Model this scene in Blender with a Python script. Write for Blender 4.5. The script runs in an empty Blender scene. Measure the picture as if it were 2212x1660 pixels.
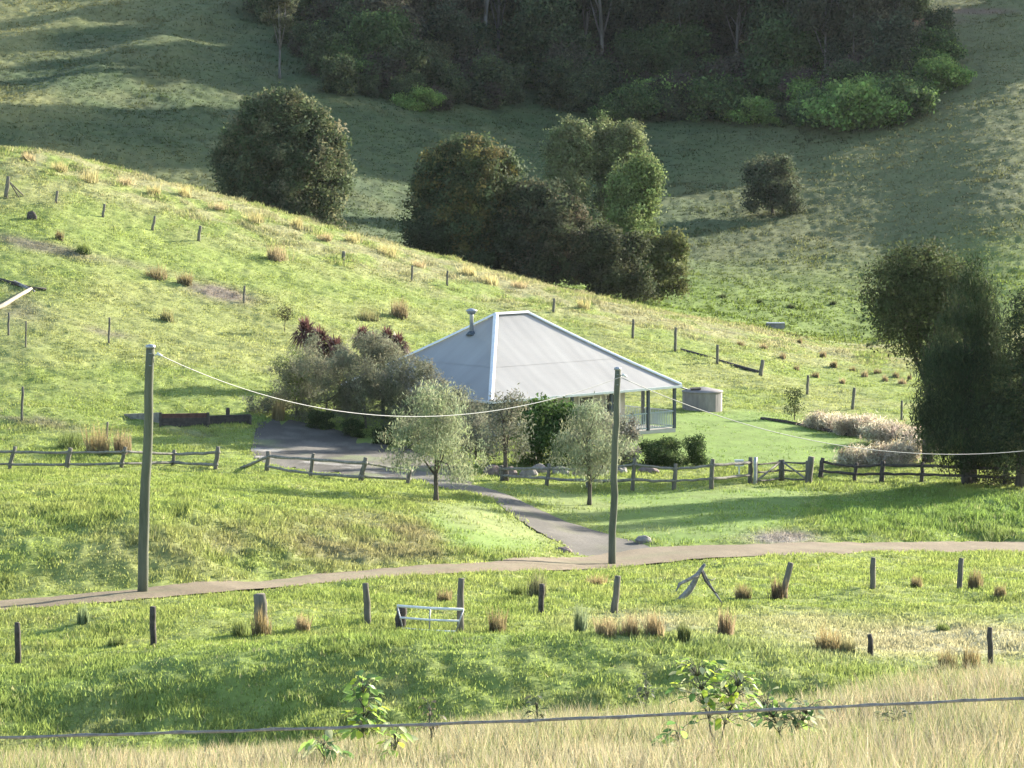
import bpy, math, random
import numpy as np
from mathutils import Vector

random.seed(7)
rng = np.random.default_rng(7)
S = bpy.context.scene
COL = S.collection
R = math.radians

# ------------------------------------------------------------------ camera, sky, sun, exposure
F, CX, CY, ZC = 6983.0, 1106.0, 830.0, 20.0          # focal length in px of a 2212 px wide picture; eye 20 m above the yard
PITCH = math.atan(630.0 / F)
cam = bpy.data.cameras.new('camera')
cam.sensor_fit = 'HORIZONTAL'; cam.sensor_width = 36.0; cam.lens = 36.0 * F / 2212.0
cam.clip_start = 0.1; cam.clip_end = 4000.0
co = bpy.data.objects.new('camera', cam); COL.objects.link(co)
co.location = (0, 0, ZC); co.rotation_euler = (math.pi / 2 - PITCH, 0, 0)
S.camera = co

SUN_EL, SUN_AZ = R(16.5), R(42.0)                     # azimuth from +x (right) towards +y (away)
sd = Vector((math.cos(SUN_EL) * math.cos(SUN_AZ), math.cos(SUN_EL) * math.sin(SUN_AZ), math.sin(SUN_EL)))
W = bpy.data.worlds.new('World'); S.world = W; W.use_nodes = True
wn = W.node_tree.nodes; wl = W.node_tree.links
sky = wn.new('ShaderNodeTexSky'); sky.sky_type = 'NISHITA'; sky.sun_disc = False
sky.sun_elevation = SUN_EL; sky.sun_rotation = math.pi / 2 - SUN_AZ
wl.new(sky.outputs[0], wn['Background'].inputs[0]); wn['Background'].inputs[1].default_value = 0.115
sl = bpy.data.lights.new('sun', 'SUN'); sl.energy = 5.0; sl.angle = R(0.5); sl.color = (1.0, 0.93, 0.80)
so = bpy.data.objects.new('sun', sl); COL.objects.link(so)
so.rotation_euler = (-sd).to_track_quat('-Z', 'Y').to_euler(); so.location = (60, 60, 80)
S.view_settings.view_transform = 'Standard'; S.view_settings.look = 'None'
S.view_settings.exposure = 2.05; S.view_settings.gamma = 1.0

# ------------------------------------------------------------------ helpers
SP, CP = math.sin(PITCH), math.cos(PITCH)
def ray(px, py):
    xc = (px - CX) / F; yc = -(py - CY) / F
    dy = CP + yc * SP
    return xc / dy, (-SP + yc * CP) / dy
def P(px, py, d):
    u, s = ray(px, py); return Vector((u * d, d, ZC + s * d))
def project(x, y, z):
    dz = z - ZC; fw = y * CP - dz * SP; up = y * SP + dz * CP
    return CX + F * x / fw, CY - F * up / fw

def hash2(ix, iy, seed):
    h = (ix.astype(np.int64) * 374761393 + iy.astype(np.int64) * 668265263 + seed * 1442695041) & 0xffffffff
    h = ((h ^ (h >> 13)) * 1274126177) & 0xffffffff
    h = ((h ^ (h >> 16)) * 2246822519) & 0xffffffff
    return ((h ^ (h >> 15)) & 0xffffff) / float(0xffffff)
def vn(x, y, seed=0):
    x = np.asarray(x, float); y = np.asarray(y, float)
    ix = np.floor(x); iy = np.floor(y); fx = x - ix; fy = y - iy
    fx = fx * fx * (3 - 2 * fx); fy = fy * fy * (3 - 2 * fy)
    a = hash2(ix, iy, seed); b = hash2(ix + 1, iy, seed); c = hash2(ix, iy + 1, seed); d = hash2(ix + 1, iy + 1, seed)
    return (a * (1 - fx) + b * fx) * (1 - fy) + (c * (1 - fx) + d * fx) * fy
def fbm(x, y, seed=0, o=4):
    s = 0; a = .5; t = 0
    for k in range(o):
        s = s + a * vn(x * 2 ** k + 17.3 * k, y * 2 ** k - 9.1 * k, seed + k); t += a; a *= .5
    return s / t
def sstep(a, b, x):
    t = np.clip((np.asarray(x, float) - a) / (b - a), 0, 1); return t * t * (3 - 2 * t)
def pchip(x, y, q):
    x = np.asarray(x, float); y = np.asarray(y, float); h = np.diff(x); dl = np.diff(y, axis=0) / (h if y.ndim == 1 else h[:, None])
    d = np.zeros_like(y); d[0] = dl[0]; d[-1] = dl[-1]
    for k in range(1, len(x) - 1):
        w1 = 2 * h[k] + h[k - 1]; w2 = h[k] + 2 * h[k - 1]
        ok = dl[k - 1] * dl[k] > 0
        with np.errstate(divide='ignore', invalid='ignore'):
            v = (w1 + w2) / (w1 / dl[k - 1] + w2 / dl[k])
        d[k] = np.where(ok, v, 0.0)
    i = np.clip(np.searchsorted(x, q) - 1, 0, len(x) - 2)
    t = (q - x[i]) / h[i]; hh = h[i]
    if y.ndim > 1: t = t[:, None]; hh = hh[:, None]
    t2 = t * t; t3 = t2 * t
    return (2 * t3 - 3 * t2 + 1) * y[i] + (t3 - 2 * t2 + t) * hh * d[i] + (-2 * t3 + 3 * t2) * y[i + 1] + (t3 - t2) * hh * d[i + 1]

def tag(o, label=None, cat=None, group=None, kind=None):
    if label: o['label'] = label
    if cat: o['category'] = cat
    if group: o['group'] = group
    if kind: o['kind'] = kind
    return o
def thing(name, label, cat, loc, group=None):
    o = bpy.data.objects.new(name, None); COL.objects.link(o); o.location = loc; o.empty_display_size = .2
    return tag(o, label, cat, group)
def link(name, me, mat, parent=None, loc=None, smooth=False):
    o = bpy.data.objects.new(name, me); COL.objects.link(o)
    if mat and not me.materials: me.materials.append(mat)
    if parent: o.parent = parent
    if loc is not None: o.location = loc
    if smooth: me.polygons.foreach_set('use_smooth', np.ones(len(me.polygons), dtype=bool))
    return o
def np_mesh(name, V, Fi, col=None, smooth=False, nrm=None):
    V = np.asarray(V, np.float32); Fi = np.asarray(Fi, np.int32); n, k = Fi.shape
    me = bpy.data.meshes.new(name)
    me.vertices.add(len(V)); me.vertices.foreach_set('co', V.ravel())
    me.loops.add(n * k); me.loops.foreach_set('vertex_index', Fi.ravel())
    me.polygons.add(n); me.polygons.foreach_set('loop_start', np.arange(0, n * k, k, dtype=np.int32))
    if smooth: me.polygons.foreach_set('use_smooth', np.ones(n, dtype=bool))
    me.update(calc_edges=True)
    if col is not None:
        c = np.ones((len(V), 4), np.float32); c[:, :3] = col
        a = me.color_attributes.new('col', 'FLOAT_COLOR', 'POINT'); a.data.foreach_set('color', c.ravel())
    if nrm is not None:
        a = me.attributes.new('custom_normal', 'FLOAT_VECTOR', 'POINT'); a.data.foreach_set('vector', np.asarray(nrm, np.float32).ravel())
    return me

class MB:                                             # small mesh builder
    def __init__(s): s.v = []; s.f = []
    def add(s, vs, fs):
        b = len(s.v); s.v += [tuple(p) for p in vs]; s.f += [tuple(i + b for i in f) for f in fs]; return s
    def tube(s, path, rad, n=8, wob=0.0, seed=0):
        path = [Vector(p) for p in path]; rr = random.Random(seed)
        if not hasattr(rad, '__len__'): rad = [rad] * len(path)
        vs = []; up = Vector((.31, .17, .93))
        for i, p in enumerate(path):
            t = (path[min(i + 1, len(path) - 1)] - path[max(i - 1, 0)]).normalized()
            a = t.cross(up)
            if a.length < .1: a = t.cross(Vector((1, 0, 0)))
            a.normalize(); b = t.cross(a)
            for k in range(n):
                g = 2 * math.pi * k / n; r = rad[i] * (1 + wob * rr.uniform(-1, 1))
                vs.append(p + (a * math.cos(g) + b * math.sin(g)) * r)
        fs = []
        for i in range(len(path) - 1):
            for k in range(n):
                fs.append((i * n + k, i * n + (k + 1) % n, (i + 1) * n + (k + 1) % n, (i + 1) * n + k))
        fs.append(tuple(range(n - 1, -1, -1))); fs.append(tuple((len(path) - 1) * n + k for k in range(n)))
        return s.add(vs, fs)
    def box(s, c, size, ex=(1, 0, 0), ey=(0, 1, 0), ez=(0, 0, 1)):
        c = Vector(c); ex = Vector(ex) * size[0] / 2; ey = Vector(ey) * size[1] / 2; ez = Vector(ez) * size[2] / 2
        vs = [c + ex * i + ey * j + ez * k for k in (-1, 1) for j in (-1, 1) for i in (-1, 1)]
        return s.add(vs, [(0, 2, 3, 1), (4, 5, 7, 6), (0, 1, 5, 4), (2, 6, 7, 3), (0, 4, 6, 2), (1, 3, 7, 5)])
    def beam(s, a, b, w, h):
        a = Vector(a); b = Vector(b); t = (b - a); L = t.length; t.normalize()
        side = t.cross(Vector((0, 0, 1)))
        if side.length < .05: side = Vector((1, 0, 0))
        side.normalize(); up = side.cross(t)
        return s.box((a + b) / 2, (L, w, h), t, side, up)
    def lathe(s, prof, c=(0, 0, 0), n=24):
        c = Vector(c); vs = []; fs = []
        for r, z in prof:
            for k in range(n): vs.append(c + Vector((r * math.cos(2 * math.pi * k / n), r * math.sin(2 * math.pi * k / n), z)))
        for i in range(len(prof) - 1):
            for k in range(n): fs.append((i * n + k, i * n + (k + 1) % n, (i + 1) * n + (k + 1) % n, (i + 1) * n + k))
        fs.append(tuple(range(n - 1, -1, -1))); fs.append(tuple((len(prof) - 1) * n + k for k in range(n)))
        return s.add(vs, fs)
    def build(s, name, mat, parent=None, smooth=False):
        me = bpy.data.meshes.new(name); me.from_pydata(s.v, [], s.f); me.update()
        return link(name, me, mat, parent, None, smooth)

# ------------------------------------------------------------------ materials
def newmat(name):
    m = bpy.data.materials.new(name); m.use_nodes = True
    return m, m.node_tree.nodes, m.node_tree.links, m.node_tree.nodes['Principled BSDF']
def mat_leaf(name, trans=.35, rough=.65, spec=.25):
    m, n, l, b = newmat(name)
    a = n.new('ShaderNodeAttribute'); a.attribute_name = 'col'
    l.new(a.outputs['Color'], b.inputs['Base Color']); b.inputs['Roughness'].default_value = rough
    b.inputs['Specular IOR Level'].default_value = spec
    t = n.new('ShaderNodeBsdfTranslucent'); l.new(a.outputs['Color'], t.inputs['Color'])
    mx = n.new('ShaderNodeMixShader'); mx.inputs[0].default_value = trans
    l.new(b.outputs[0], mx.inputs[1]); l.new(t.outputs[0], mx.inputs[2])
    l.new(mx.outputs[0], n['Material Output'].inputs[0]); return m
def mat_ground(name, spec=.1, scale=6.0, lo=.7, hi=1.3, bump=.4, dist=.05):
    m, n, l, b = newmat(name)
    a = n.new('ShaderNodeAttribute'); a.attribute_name = 'col'
    g = n.new('ShaderNodeNewGeometry')
    nz = n.new('ShaderNodeTexNoise'); nz.inputs['Scale'].default_value = scale; nz.inputs['Detail'].default_value = 6; nz.inputs['Roughness'].default_value = .7
    l.new(g.outputs['Position'], nz.inputs['Vector'])
    mr = n.new('ShaderNodeMapRange'); mr.inputs[1].default_value = .3; mr.inputs[2].default_value = .7
    mr.inputs[3].default_value = lo; mr.inputs[4].default_value = hi; l.new(nz.outputs[0], mr.inputs[0])
    v = n.new('ShaderNodeVectorMath'); v.operation = 'SCALE'
    l.new(a.outputs['Color'], v.inputs[0]); l.new(mr.outputs[0], v.inputs['Scale']); l.new(v.outputs[0], b.inputs['Base Color'])
    bp = n.new('ShaderNodeBump'); bp.inputs['Strength'].default_value = bump; bp.inputs['Distance'].default_value = dist
    l.new(nz.outputs[0], bp.inputs['Height']); l.new(bp.outputs[0], b.inputs['Normal'])
    b.inputs['Roughness'].default_value = .95; b.inputs['Specular IOR Level'].default_value = spec
    return m
def mat_noise(name, c1, c2, scale=8, stretch=(1, 1, 1), rough=.85, spec=.25, bump=.5, dist=.02, metal=0.0, detail=6):
    m, n, l, b = newmat(name)
    tc = n.new('ShaderNodeTexCoord'); mp = n.new('ShaderNodeMapping'); mp.inputs['Scale'].default_value = stretch
    nz = n.new('ShaderNodeTexNoise'); nz.inputs['Scale'].default_value = scale; nz.inputs['Detail'].default_value = detail; nz.inputs['Roughness'].default_value = .65
    l.new(tc.outputs['Object'], mp.inputs[0]); l.new(mp.outputs[0], nz.inputs['Vector'])
    r = n.new('ShaderNodeValToRGB'); r.color_ramp.elements[0].position = .32; r.color_ramp.elements[1].position = .68
    r.color_ramp.elements[0].color = (*c1, 1); r.color_ramp.elements[1].color = (*c2, 1)
    l.new(nz.outputs[0], r.inputs[0]); l.new(r.outputs[0], b.inputs['Base Color'])
    bp = n.new('ShaderNodeBump'); bp.inputs['Strength'].default_value = bump; bp.inputs['Distance'].default_value = dist
    l.new(nz.outputs[0], bp.inputs['Height']); l.new(bp.outputs[0], b.inputs['Normal'])
    b.inputs['Roughness'].default_value = rough; b.inputs['Specular IOR Level'].default_value = spec; b.inputs['Metallic'].default_value = metal
    return m
M_GROUND = mat_ground('ground_turf')
M_GRAVEL = mat_ground('gravel', .2, 9, .72, 1.25, .5, .03)
M_LEAF = mat_leaf('leaf', .35, .8, .08)
M_AIRY = mat_leaf('thin_leaf', .5, .8, .08)
M_GLOSSLEAF = mat_leaf('broad_leaf', .5, .5, .3)
M_GRASS = mat_leaf('grass_blade', .5, .7, .15)
M_STRAW = mat_leaf('straw', .35, .6, .2)
ST = (1, 1, .12)
M_BARK = mat_noise('bark', (.05, .04, .032), (.13, .11, .09), 6, ST, .95, .1, .8)
M_PALEBARK = mat_noise('pale_bark', (.075, .070, .066), (.20, .19, .18), 3, ST, .9, .15, .4)
M_POST = mat_noise('weathered_post', (.085, .078, .062), (.195, .178, .145), 9, ST, .95, .1, .8)
M_RAIL = mat_noise('weathered_rail', (.13, .122, .105), (.27, .25, .215), 5, (1, 1, 1), .95, .1, .8)
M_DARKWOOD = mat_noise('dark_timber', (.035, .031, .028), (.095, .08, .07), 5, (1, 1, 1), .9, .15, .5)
M_REDWOOD = mat_noise('red_timber', (.06, .03, .024), (.14, .075, .06), 5, (1, 1, 1), .9, .15, .5)
M_POLE = mat_noise('treated_pole', (.075, .082, .055), (.135, .14, .10), 4, ST, .85, .2, .4)
M_SILVER = mat_noise('silvered_wood', (.10, .10, .105), (.33, .31, .29), 6, (1, 1, 1), .9, .15, .7)
M_WHITE = mat_noise('white_paint', (.62, .62, .62), (.74, .74, .73), 4, (1, 1, 1), .5, .4, .1)
M_STEEL = mat_noise('galvanised_steel', (.25, .26, .275), (.38, .39, .41), 8, (1, 1, 1), .45, .5, .1, .01, .5)
M_WIRE = mat_noise('wire', (.12, .11, .105), (.26, .25, .24), 60, (1, 1, 1), .6, .4, .3, .002, .3)
M_CABLE = mat_noise('cable', (.24, .24, .225), (.30, .30, .28), 3, (1, 1, 1), .5, .4, .0)
M_ROCK = mat_noise('rock', (.16, .14, .12), (.34, .31, .28), 3, (1, 1, 1), .9, .2, .8, .05)
M_WALL = mat_noise('cream_weatherboard', (.36, .34, .31), (.45, .43, .40), 2, (1, 1, 1), .7, .3, .1)
M_GLASS = mat_noise('window_glass', (.03, .035, .045), (.05, .055, .06), 1, (1, 1, 1), .08, .6, 0)
M_BLUEPAINT = mat_noise('blue_grey_paint', (.045, .060, .078), (.065, .085, .105), 3, (1, 1, 1), .6, .3, .1)
M_RAILPAINT = mat_noise('pale_blue_paint', (.26, .315, .345), (.34, .39, .41), 3, (1, 1, 1), .6, .3, .1)
M_CONC = mat_noise('tank_concrete', (.16, .145, .14), (.27, .25, .24), 2.2, (1, 1, .3), .9, .2, .4)

def mat_roof():
    m, n, l, b = newmat('corrugated_iron')
    tc = n.new('ShaderNodeTexCoord')
    w = n.new('ShaderNodeTexWave'); w.wave_type = 'BANDS'; w.bands_direction = 'X'; w.inputs['Scale'].default_value = .4135
    l.new(tc.outputs['UV'], w.inputs['Vector'])
    nz = n.new('ShaderNodeTexNoise'); nz.inputs['Scale'].default_value = .5; nz.inputs['Detail'].default_value = 6
    mp = n.new('ShaderNodeMapping'); mp.inputs['Scale'].default_value = (1.3, .35, 1); l.new(tc.outputs['UV'], mp.inputs[0]); l.new(mp.outputs[0], nz.inputs['Vector'])
    r = n.new('ShaderNodeValToRGB'); r.color_ramp.elements[0].position = .3; r.color_ramp.elements[1].position = .7
    r.color_ramp.elements[0].color = (.255, .242, .222, 1); r.color_ramp.elements[1].color = (.33, .315, .29, 1)
    l.new(nz.outputs[0], r.inputs[0]); l.new(r.outputs[0], b.inputs['Base Color'])
    bp = n.new('ShaderNodeBump'); bp.inputs['Strength'].default_value = .16; bp.inputs['Distance'].default_value = .018
    l.new(w.outputs[0], bp.inputs['Height']); l.new(bp.outputs[0], b.inputs['Normal'])
    b.inputs['Roughness'].default_value = .5; b.inputs['Metallic'].default_value = .15
    return m
M_ROOF = mat_roof()

# ------------------------------------------------------------------ terrain: height profiles (distance, picture row or None, height)
N_ = None
COLS = {
 0:   [(2,N_,18.4),(7,N_,17.9),(15,1740),(28,1690),(34,1700),(50,N_,8),(68,N_,4.2),(76,1690),(81,1600),(85.5,1496),(88,1450),(93,1425),(100,1330),(104,1300),(106.3,1274),(109,1213),(112,1160),(116,1108),(128,1060),(145,1028),(158,1010),(165,968),(175,890),(190,760),(210,600),(228,450),(240,352),(248,316),(258,N_,15.2),(280,N_,11),(298,N_,11),(320,300),(360,170),(400,50),(440,-80),(500,-250),(600,N_,75),(800,N_,110)],
 350: [(2,N_,18.4),(7,N_,17.9),(15,1740),(28,1670),(34,1680),(50,N_,8),(68,N_,4.0),(77,1670),(81.5,1570),(86,1440),(88,1410),(93,1385),(100,1320),(106,1278),(108.2,1250),(111,1172),(115,1115),(122,1082),(132,1053),(148,1027),(158,1012),(166,970),(178,900),(192,790),(212,650),(230,520),(242,430),(250,393),(262,N_,12.4),(285,N_,9),(300,N_,9.2),(320,350),(360,200),(400,70),(440,-60),(500,-230),(600,N_,73),(800,N_,108)],
 525: [(2,N_,18.4),(7,N_,17.9),(15,1740),(28,1655),(34,1665),(50,N_,8),(68,N_,3.9),(76.5,1670),(81,1560),(85.5,1428),(87,1400),(92,1386),(98,1336),(105,1288),(109,1264),(111.8,1251),(114.5,1182),(118,1134),(124,1098),(132,1070),(144,1043),(158,1017),(167,975),(179,907),(192,820),(209,705),(226,590),(240,495),(250,447),(255,437),(265,N_,10.5),(285,N_,8.2),(300,N_,8.6),(319,378),(360,230),(400,95),(440,-35),(500,-210),(600,N_,71.5),(800,N_,106)],
 700: [(2,N_,18.4),(7,N_,17.9),(15,1740),(28,1640),(34,1650),(50,N_,8),(68,N_,3.8),(76,1660),(80.5,1548),(84.7,1415),(86,1390),(91,1387),(96,1352),(105,1288),(112,1248),(115.5,1226),(118,1188),(121,1148),(126,1112),(132,1086),(140,1060),(150,1038),(158,1022),(168,980),(180,915),(192,850),(205,760),(222,660),(238,560),(250,503),(256,488),(268,N_,8.5),(285,N_,7.5),(300,N_,8),(318,405),(360,260),(400,120),(440,-10),(500,-190),(600,N_,70),(800,N_,105)],
 1000:[(2,N_,18.4),(7,N_,17.9),(15,1740),(28,1600),(34,1612),(50,N_,8),(68,N_,3.8),(76,1650),(80,1545),(84.6,1405),(86,1378),(91,1385),(96,1352),(106,1284),(114,1243),(118,1225),(121,1208),(126,1165),(134,1115),(144,1076),(152,1052),(158,1040),(170,985),(182,920),(195,870),(205,820),(220,740),(235,660),(248,595),(254,570),(266,N_,6),(285,N_,5.3),(300,N_,5.5),(318,490),(335,420),(362,320),(400,200),(440,70),(500,-120),(600,N_,68),(800,N_,105)],
 1300:[(2,N_,18.4),(7,N_,17.9),(15,1740),(28,1580),(34,1592),(50,N_,8),(68,N_,3.8),(76,1650),(80,1545),(84.6,1408),(86,1380),(91,1387),(96,1352),(108,1290),(118,1247),(126,1222),(130,1205),(134,1180),(140,1140),(148,1096),(155,1063),(160,1045),(172,985),(185,925),(200,870),(212,812),(228,737),(242,675),(250,650),(262,N_,3.3),(280,N_,2.6),(295,610),(315,560),(335,490),(365,380),(400,260),(440,130),(500,-70),(600,N_,65),(800,N_,105)],
 1600:[(2,N_,18.4),(7,N_,17.9),(15,1740),(28,1555),(34,1567),(50,N_,8),(68,N_,3.8),(76,1640),(80.5,1535),(84.6,1422),(86,1395),(91,1392),(96,1352),(108,1290),(120,1237),(128,1207),(132,1190),(136,1172),(142,1130),(150,1090),(158,1056),(164,1040),(175,985),(190,920),(205,870),(220,810),(235,755),(248,716),(258,N_,1.2),(272,698),(290,645),(310,592),(335,508),(365,392),(400,268),(440,138),(500,-40),(600,N_,66),(800,N_,108)],
 1900:[(2,N_,18.4),(7,N_,17.9),(15,1730),(28,1515),(34,1528),(50,N_,8),(68,N_,4.2),(78,1550),(84,1468),(88,1430),(94,1385),(100,1340),(110,1277),(122,1232),(130,1205),(135,1188),(139,1172),(144,1138),(150,1105),(158,1065),(165,1032),(178,985),(192,930),(205,885),(220,840),(235,800),(245,774),(255,N_,-.5),(270,742),(290,668),(310,588),(335,480),(365,350),(400,215),(440,75),(500,-80),(600,N_,82),(800,N_,118)],
 2212:[(2,N_,18.4),(7,N_,17.9),(15,1725),(28,1485),(34,1495),(50,N_,8),(70,N_,4.5),(78,1535),(84,1482),(88,1442),(94,1390),(100,1340),(112,1275),(126,1225),(134,1202),(139,1188),(143,1168),(147,1122),(153,1080),(160,1050),(170,1010),(185,960),(200,905),(215,860),(230,820),(245,785),(260,735),(280,650),(300,565),(325,450),(355,328),(395,180),(440,45),(500,-110),(600,N_,82),(800,N_,130)],
}
RIBS = ((-60, 285, 480, 15, 1.0, 3.2), (120, 250, 420, 95, .5, 2.0), (-60, 120, 230, 20, .7, 2.6))
US, TS = [], []
DG = np.arange(2.0, 802.01, .5)
def colprof(lst, px):
    ds, zs = [], []
    for e in lst:
        ds.append(e[0]); zs.append(e[2] if e[1] is None else P(px, e[1], e[0]).z)
    return pchip(ds, zs, DG)
for px in sorted(COLS): US.append(ray(px, 830)[0]); TS.append(colprof(COLS[px], px))
far = sstep(255, 420, DG)
US = [-.6, -.3] + US + [.235, .33, .6]
TS = [TS[0] + 6 * sstep(150, 420, DG), TS[0] + 3 * sstep(150, 420, DG)] + TS + [TS[-1] - 2 * far, TS[-1] - 14 * far, TS[-1] - 30 * far]
U0, DU = -.42, .0015
UG = np.arange(U0, .4201, DU)
TT = pchip(US, np.array(TS), UG)
def blur(T, k, axis):
    if k < 1: return T
    w = np.hanning(2 * k + 3)[1:-1]; w /= w.sum(); out = np.zeros_like(T)
    for i, a in enumerate(w): out += a * np.take(T, np.clip(np.arange(T.shape[axis]) + i - k, 0, T.shape[axis] - 1), axis)
    return out
TT = blur(blur(TT, 10, 0), 2, 1)
# unseen ridge added beyond the picture's upper edge to shade the far meadow
_gx = UG[:, None] * DG[None, :]; _gy = np.broadcast_to(DG[None, :], _gx.shape); _n = .669 * _gx - .743 * _gy
TT = TT + 75 * sstep(445, 540, _gy) * (1 - sstep(-258, -242, _n)) * sstep(-300, -280, _n) * (1 - sstep(.40, .42, UG))[:, None]
def look(T, x, y):
    x = np.asarray(x, float); y = np.asarray(y, float)
    a = np.clip((x / np.maximum(y, .1) - U0) / DU, 0, len(UG) - 1.001); b = np.clip((y - 2.0) / .5, 0, len(DG) - 1.001)
    i = a.astype(int); j = b.astype(int); fa = a - i; fb = b - j
    return (T[i, j] * (1 - fa) + T[i + 1, j] * fa) * (1 - fb) + (T[i, j + 1] * (1 - fa) + T[i + 1, j + 1] * fa) * fb
def Zs(x, y): return look(TT, x, y)
_dd = np.arange(12.0, 620.0, .2)
def hit(px, py, dmin=12.0, zf=None):
    u, s = ray(px, py); d = _dd[_dd >= dmin]; g = (zf or Zs)(u * d, d) - (ZC + s * d)
    k = np.argmax(g > 0)
    if g[k] <= 0: return P(px, py, 400)
    if k > 0:
        t = g[k - 1] / (g[k - 1] - g[k]); dh = d[k - 1] + t * .2
    else: dh = d[0]
    return Vector((u * dh, dh, float((zf or Zs)(u * dh, dh))))

# roads and other worn areas, traced on the ground
def ground_line(pts, dmin=70): return np.array([hit(a, b, dmin)[:] for a, b in pts])
def resample(L, n):
    d = np.r_[0, np.cumsum(np.linalg.norm(np.diff(L[:, :2], axis=0), axis=1))]; q = np.linspace(0, d[-1], n)
    return np.c_[pchip(d, L[:, 0], q), pchip(d, L[:, 1], q)]
ROAD_A = ground_line([(-300,1322),(0,1299),(330,1269),(737,1237),(995,1219),(1180,1205),(1400,1184),(1630,1176),(1900,1173),(2212,1171),(2500,1170)])
ROAD_B = ground_line([(-300,1346),(0,1320),(330,1293),(737,1258),(995,1239),(1338,1226),(1475,1212),(1630,1202),(1900,1197),(2212,1194),(2500,1192)])
DRIVE_A = ground_line([(880,1030),(952,1054),(1052,1077),(1105,1111),(1155,1147),(1205,1170),(1238,1199)])
DRIVE_B = ground_line([(985,1015),(1045,1053),(1105,1073),(1172,1105),(1238,1132),(1321,1157),(1430,1183)])
YARD_A = ground_line([(556,912),(610,905),(690,918),(760,935),(830,950),(900,975),(1010,1012)])
YARD_B = ground_line([(540,980),(590,1008),(660,1020),(740,1030),(800,1036),(850,1040),(905,1040)])
LAWN = ground_line([(1380,905),(1480,890),(1640,885),(1700,905),(1800,935),(1960,985),(1830,1000),(1700,1005),(1520,1012),(1370,1010),(1330,960)])
LAWN2 = ground_line([(940,1090),(1060,1085),(1150,1150),(1200,1172),(1100,1195),(1000,1190),(900,1120)])
LAWN3 = ground_line([(1090,1065),(1350,1062),(1620,1055),(1760,1060),(1750,1120),(1600,1165),(1440,1180),(1330,1150),(1180,1098)])
def inpoly(X, Y, poly):
    c = np.zeros(X.shape, bool); n = len(poly)
    for i in range(n):
        x1, y1 = poly[i][:2]; x2, y2 = poly[(i + 1) % n][:2]
        if y1 == y2: continue
        c ^= ((y1 > Y) != (y2 > Y)) & (X < (x2 - x1) * (Y - y1) / (y2 - y1) + x1)
    return c
GX = UG[:, None] * DG[None, :]; GY = np.broadcast_to(DG[None, :], GX.shape)
def strip_poly(a, b): return np.r_[resample(a, 60), resample(b, 60)[::-1]]
def mask(*polys):
    m = np.zeros(GX.shape)
    for p in polys: m[inpoly(GX, GY, p)] = 1
    return m
for (ax, ay, bx, by, hh, ww) in RIBS:                     # low ribs added to the slope to strengthen its lit streaks
    a_ = hit(ax, ay, 270); b_ = hit(bx, by, 270); L_ = math.hypot(b_.x - a_.x, b_.y - a_.y); tx, ty = (b_.x - a_.x) / L_, (b_.y - a_.y) / L_
    sc_ = (GX - a_.x) * tx + (GY - a_.y) * ty; nr_ = -(GX - a_.x) * ty + (GY - a_.y) * tx
    TT = TT + hh * np.exp(-(nr_ / ww) ** 2) * sstep(-8, 4, sc_) * (1 - sstep(L_ - 6, L_ + 8, sc_))
K_ROAD = mask(strip_poly(ROAD_A, ROAD_B), strip_poly(DRIVE_A, DRIVE_B), strip_poly(YARD_A, YARD_B))
K_SOFT = blur(blur(K_ROAD, 3, 0), 2, 1)
K_LAWN = blur(blur(mask(LAWN, LAWN2, LAWN3), 6, 0), 4, 1)

def Zf(x, y):
    x = np.asarray(x, float); y = np.asarray(y, float)
    a = (1 - .97 * np.clip(look(K_SOFT, x, y) * 1.6, 0, 1)) * (1 - .85 * look(K_LAWN, x, y))
    near = 1 - sstep(45, 70, y); fr = sstep(262, 300, y)
    big = (fbm(x / 5.5, y / 5.5, 3, 2) - .5) * (.32 + .15 * fr) * (1 - .6 * near)
    l1 = np.abs(vn(x / .95, y / 1.1, 11) - .5) * 2
    lump = (.55 - l1) * (.10 + .13 * fr) + (vn(x / .42, y / .5, 12) - .5) * .10 + (fbm(x / 2.3, y / 2.6, 14, 2) - .5) * .22 * (1 - fr)
    bank = np.exp(-((y - 80) / 4) ** 2) + .8 * np.exp(-((x + 8) / 13) ** 2 - ((y - 116) / 9) ** 2) + np.exp(-((x - 19) / 8) ** 2 - ((y - 147) / 6) ** 2)
    lump = lump * (1 + 1.1 * bank) + bank * (fbm(x / 1.7, y / 1.4, 21, 2) - .5) * .35
    return Zs(x, y) + a * (big + lump * (1 - .6 * near)) - .05 * look(K_ROAD, x, y)

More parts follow.
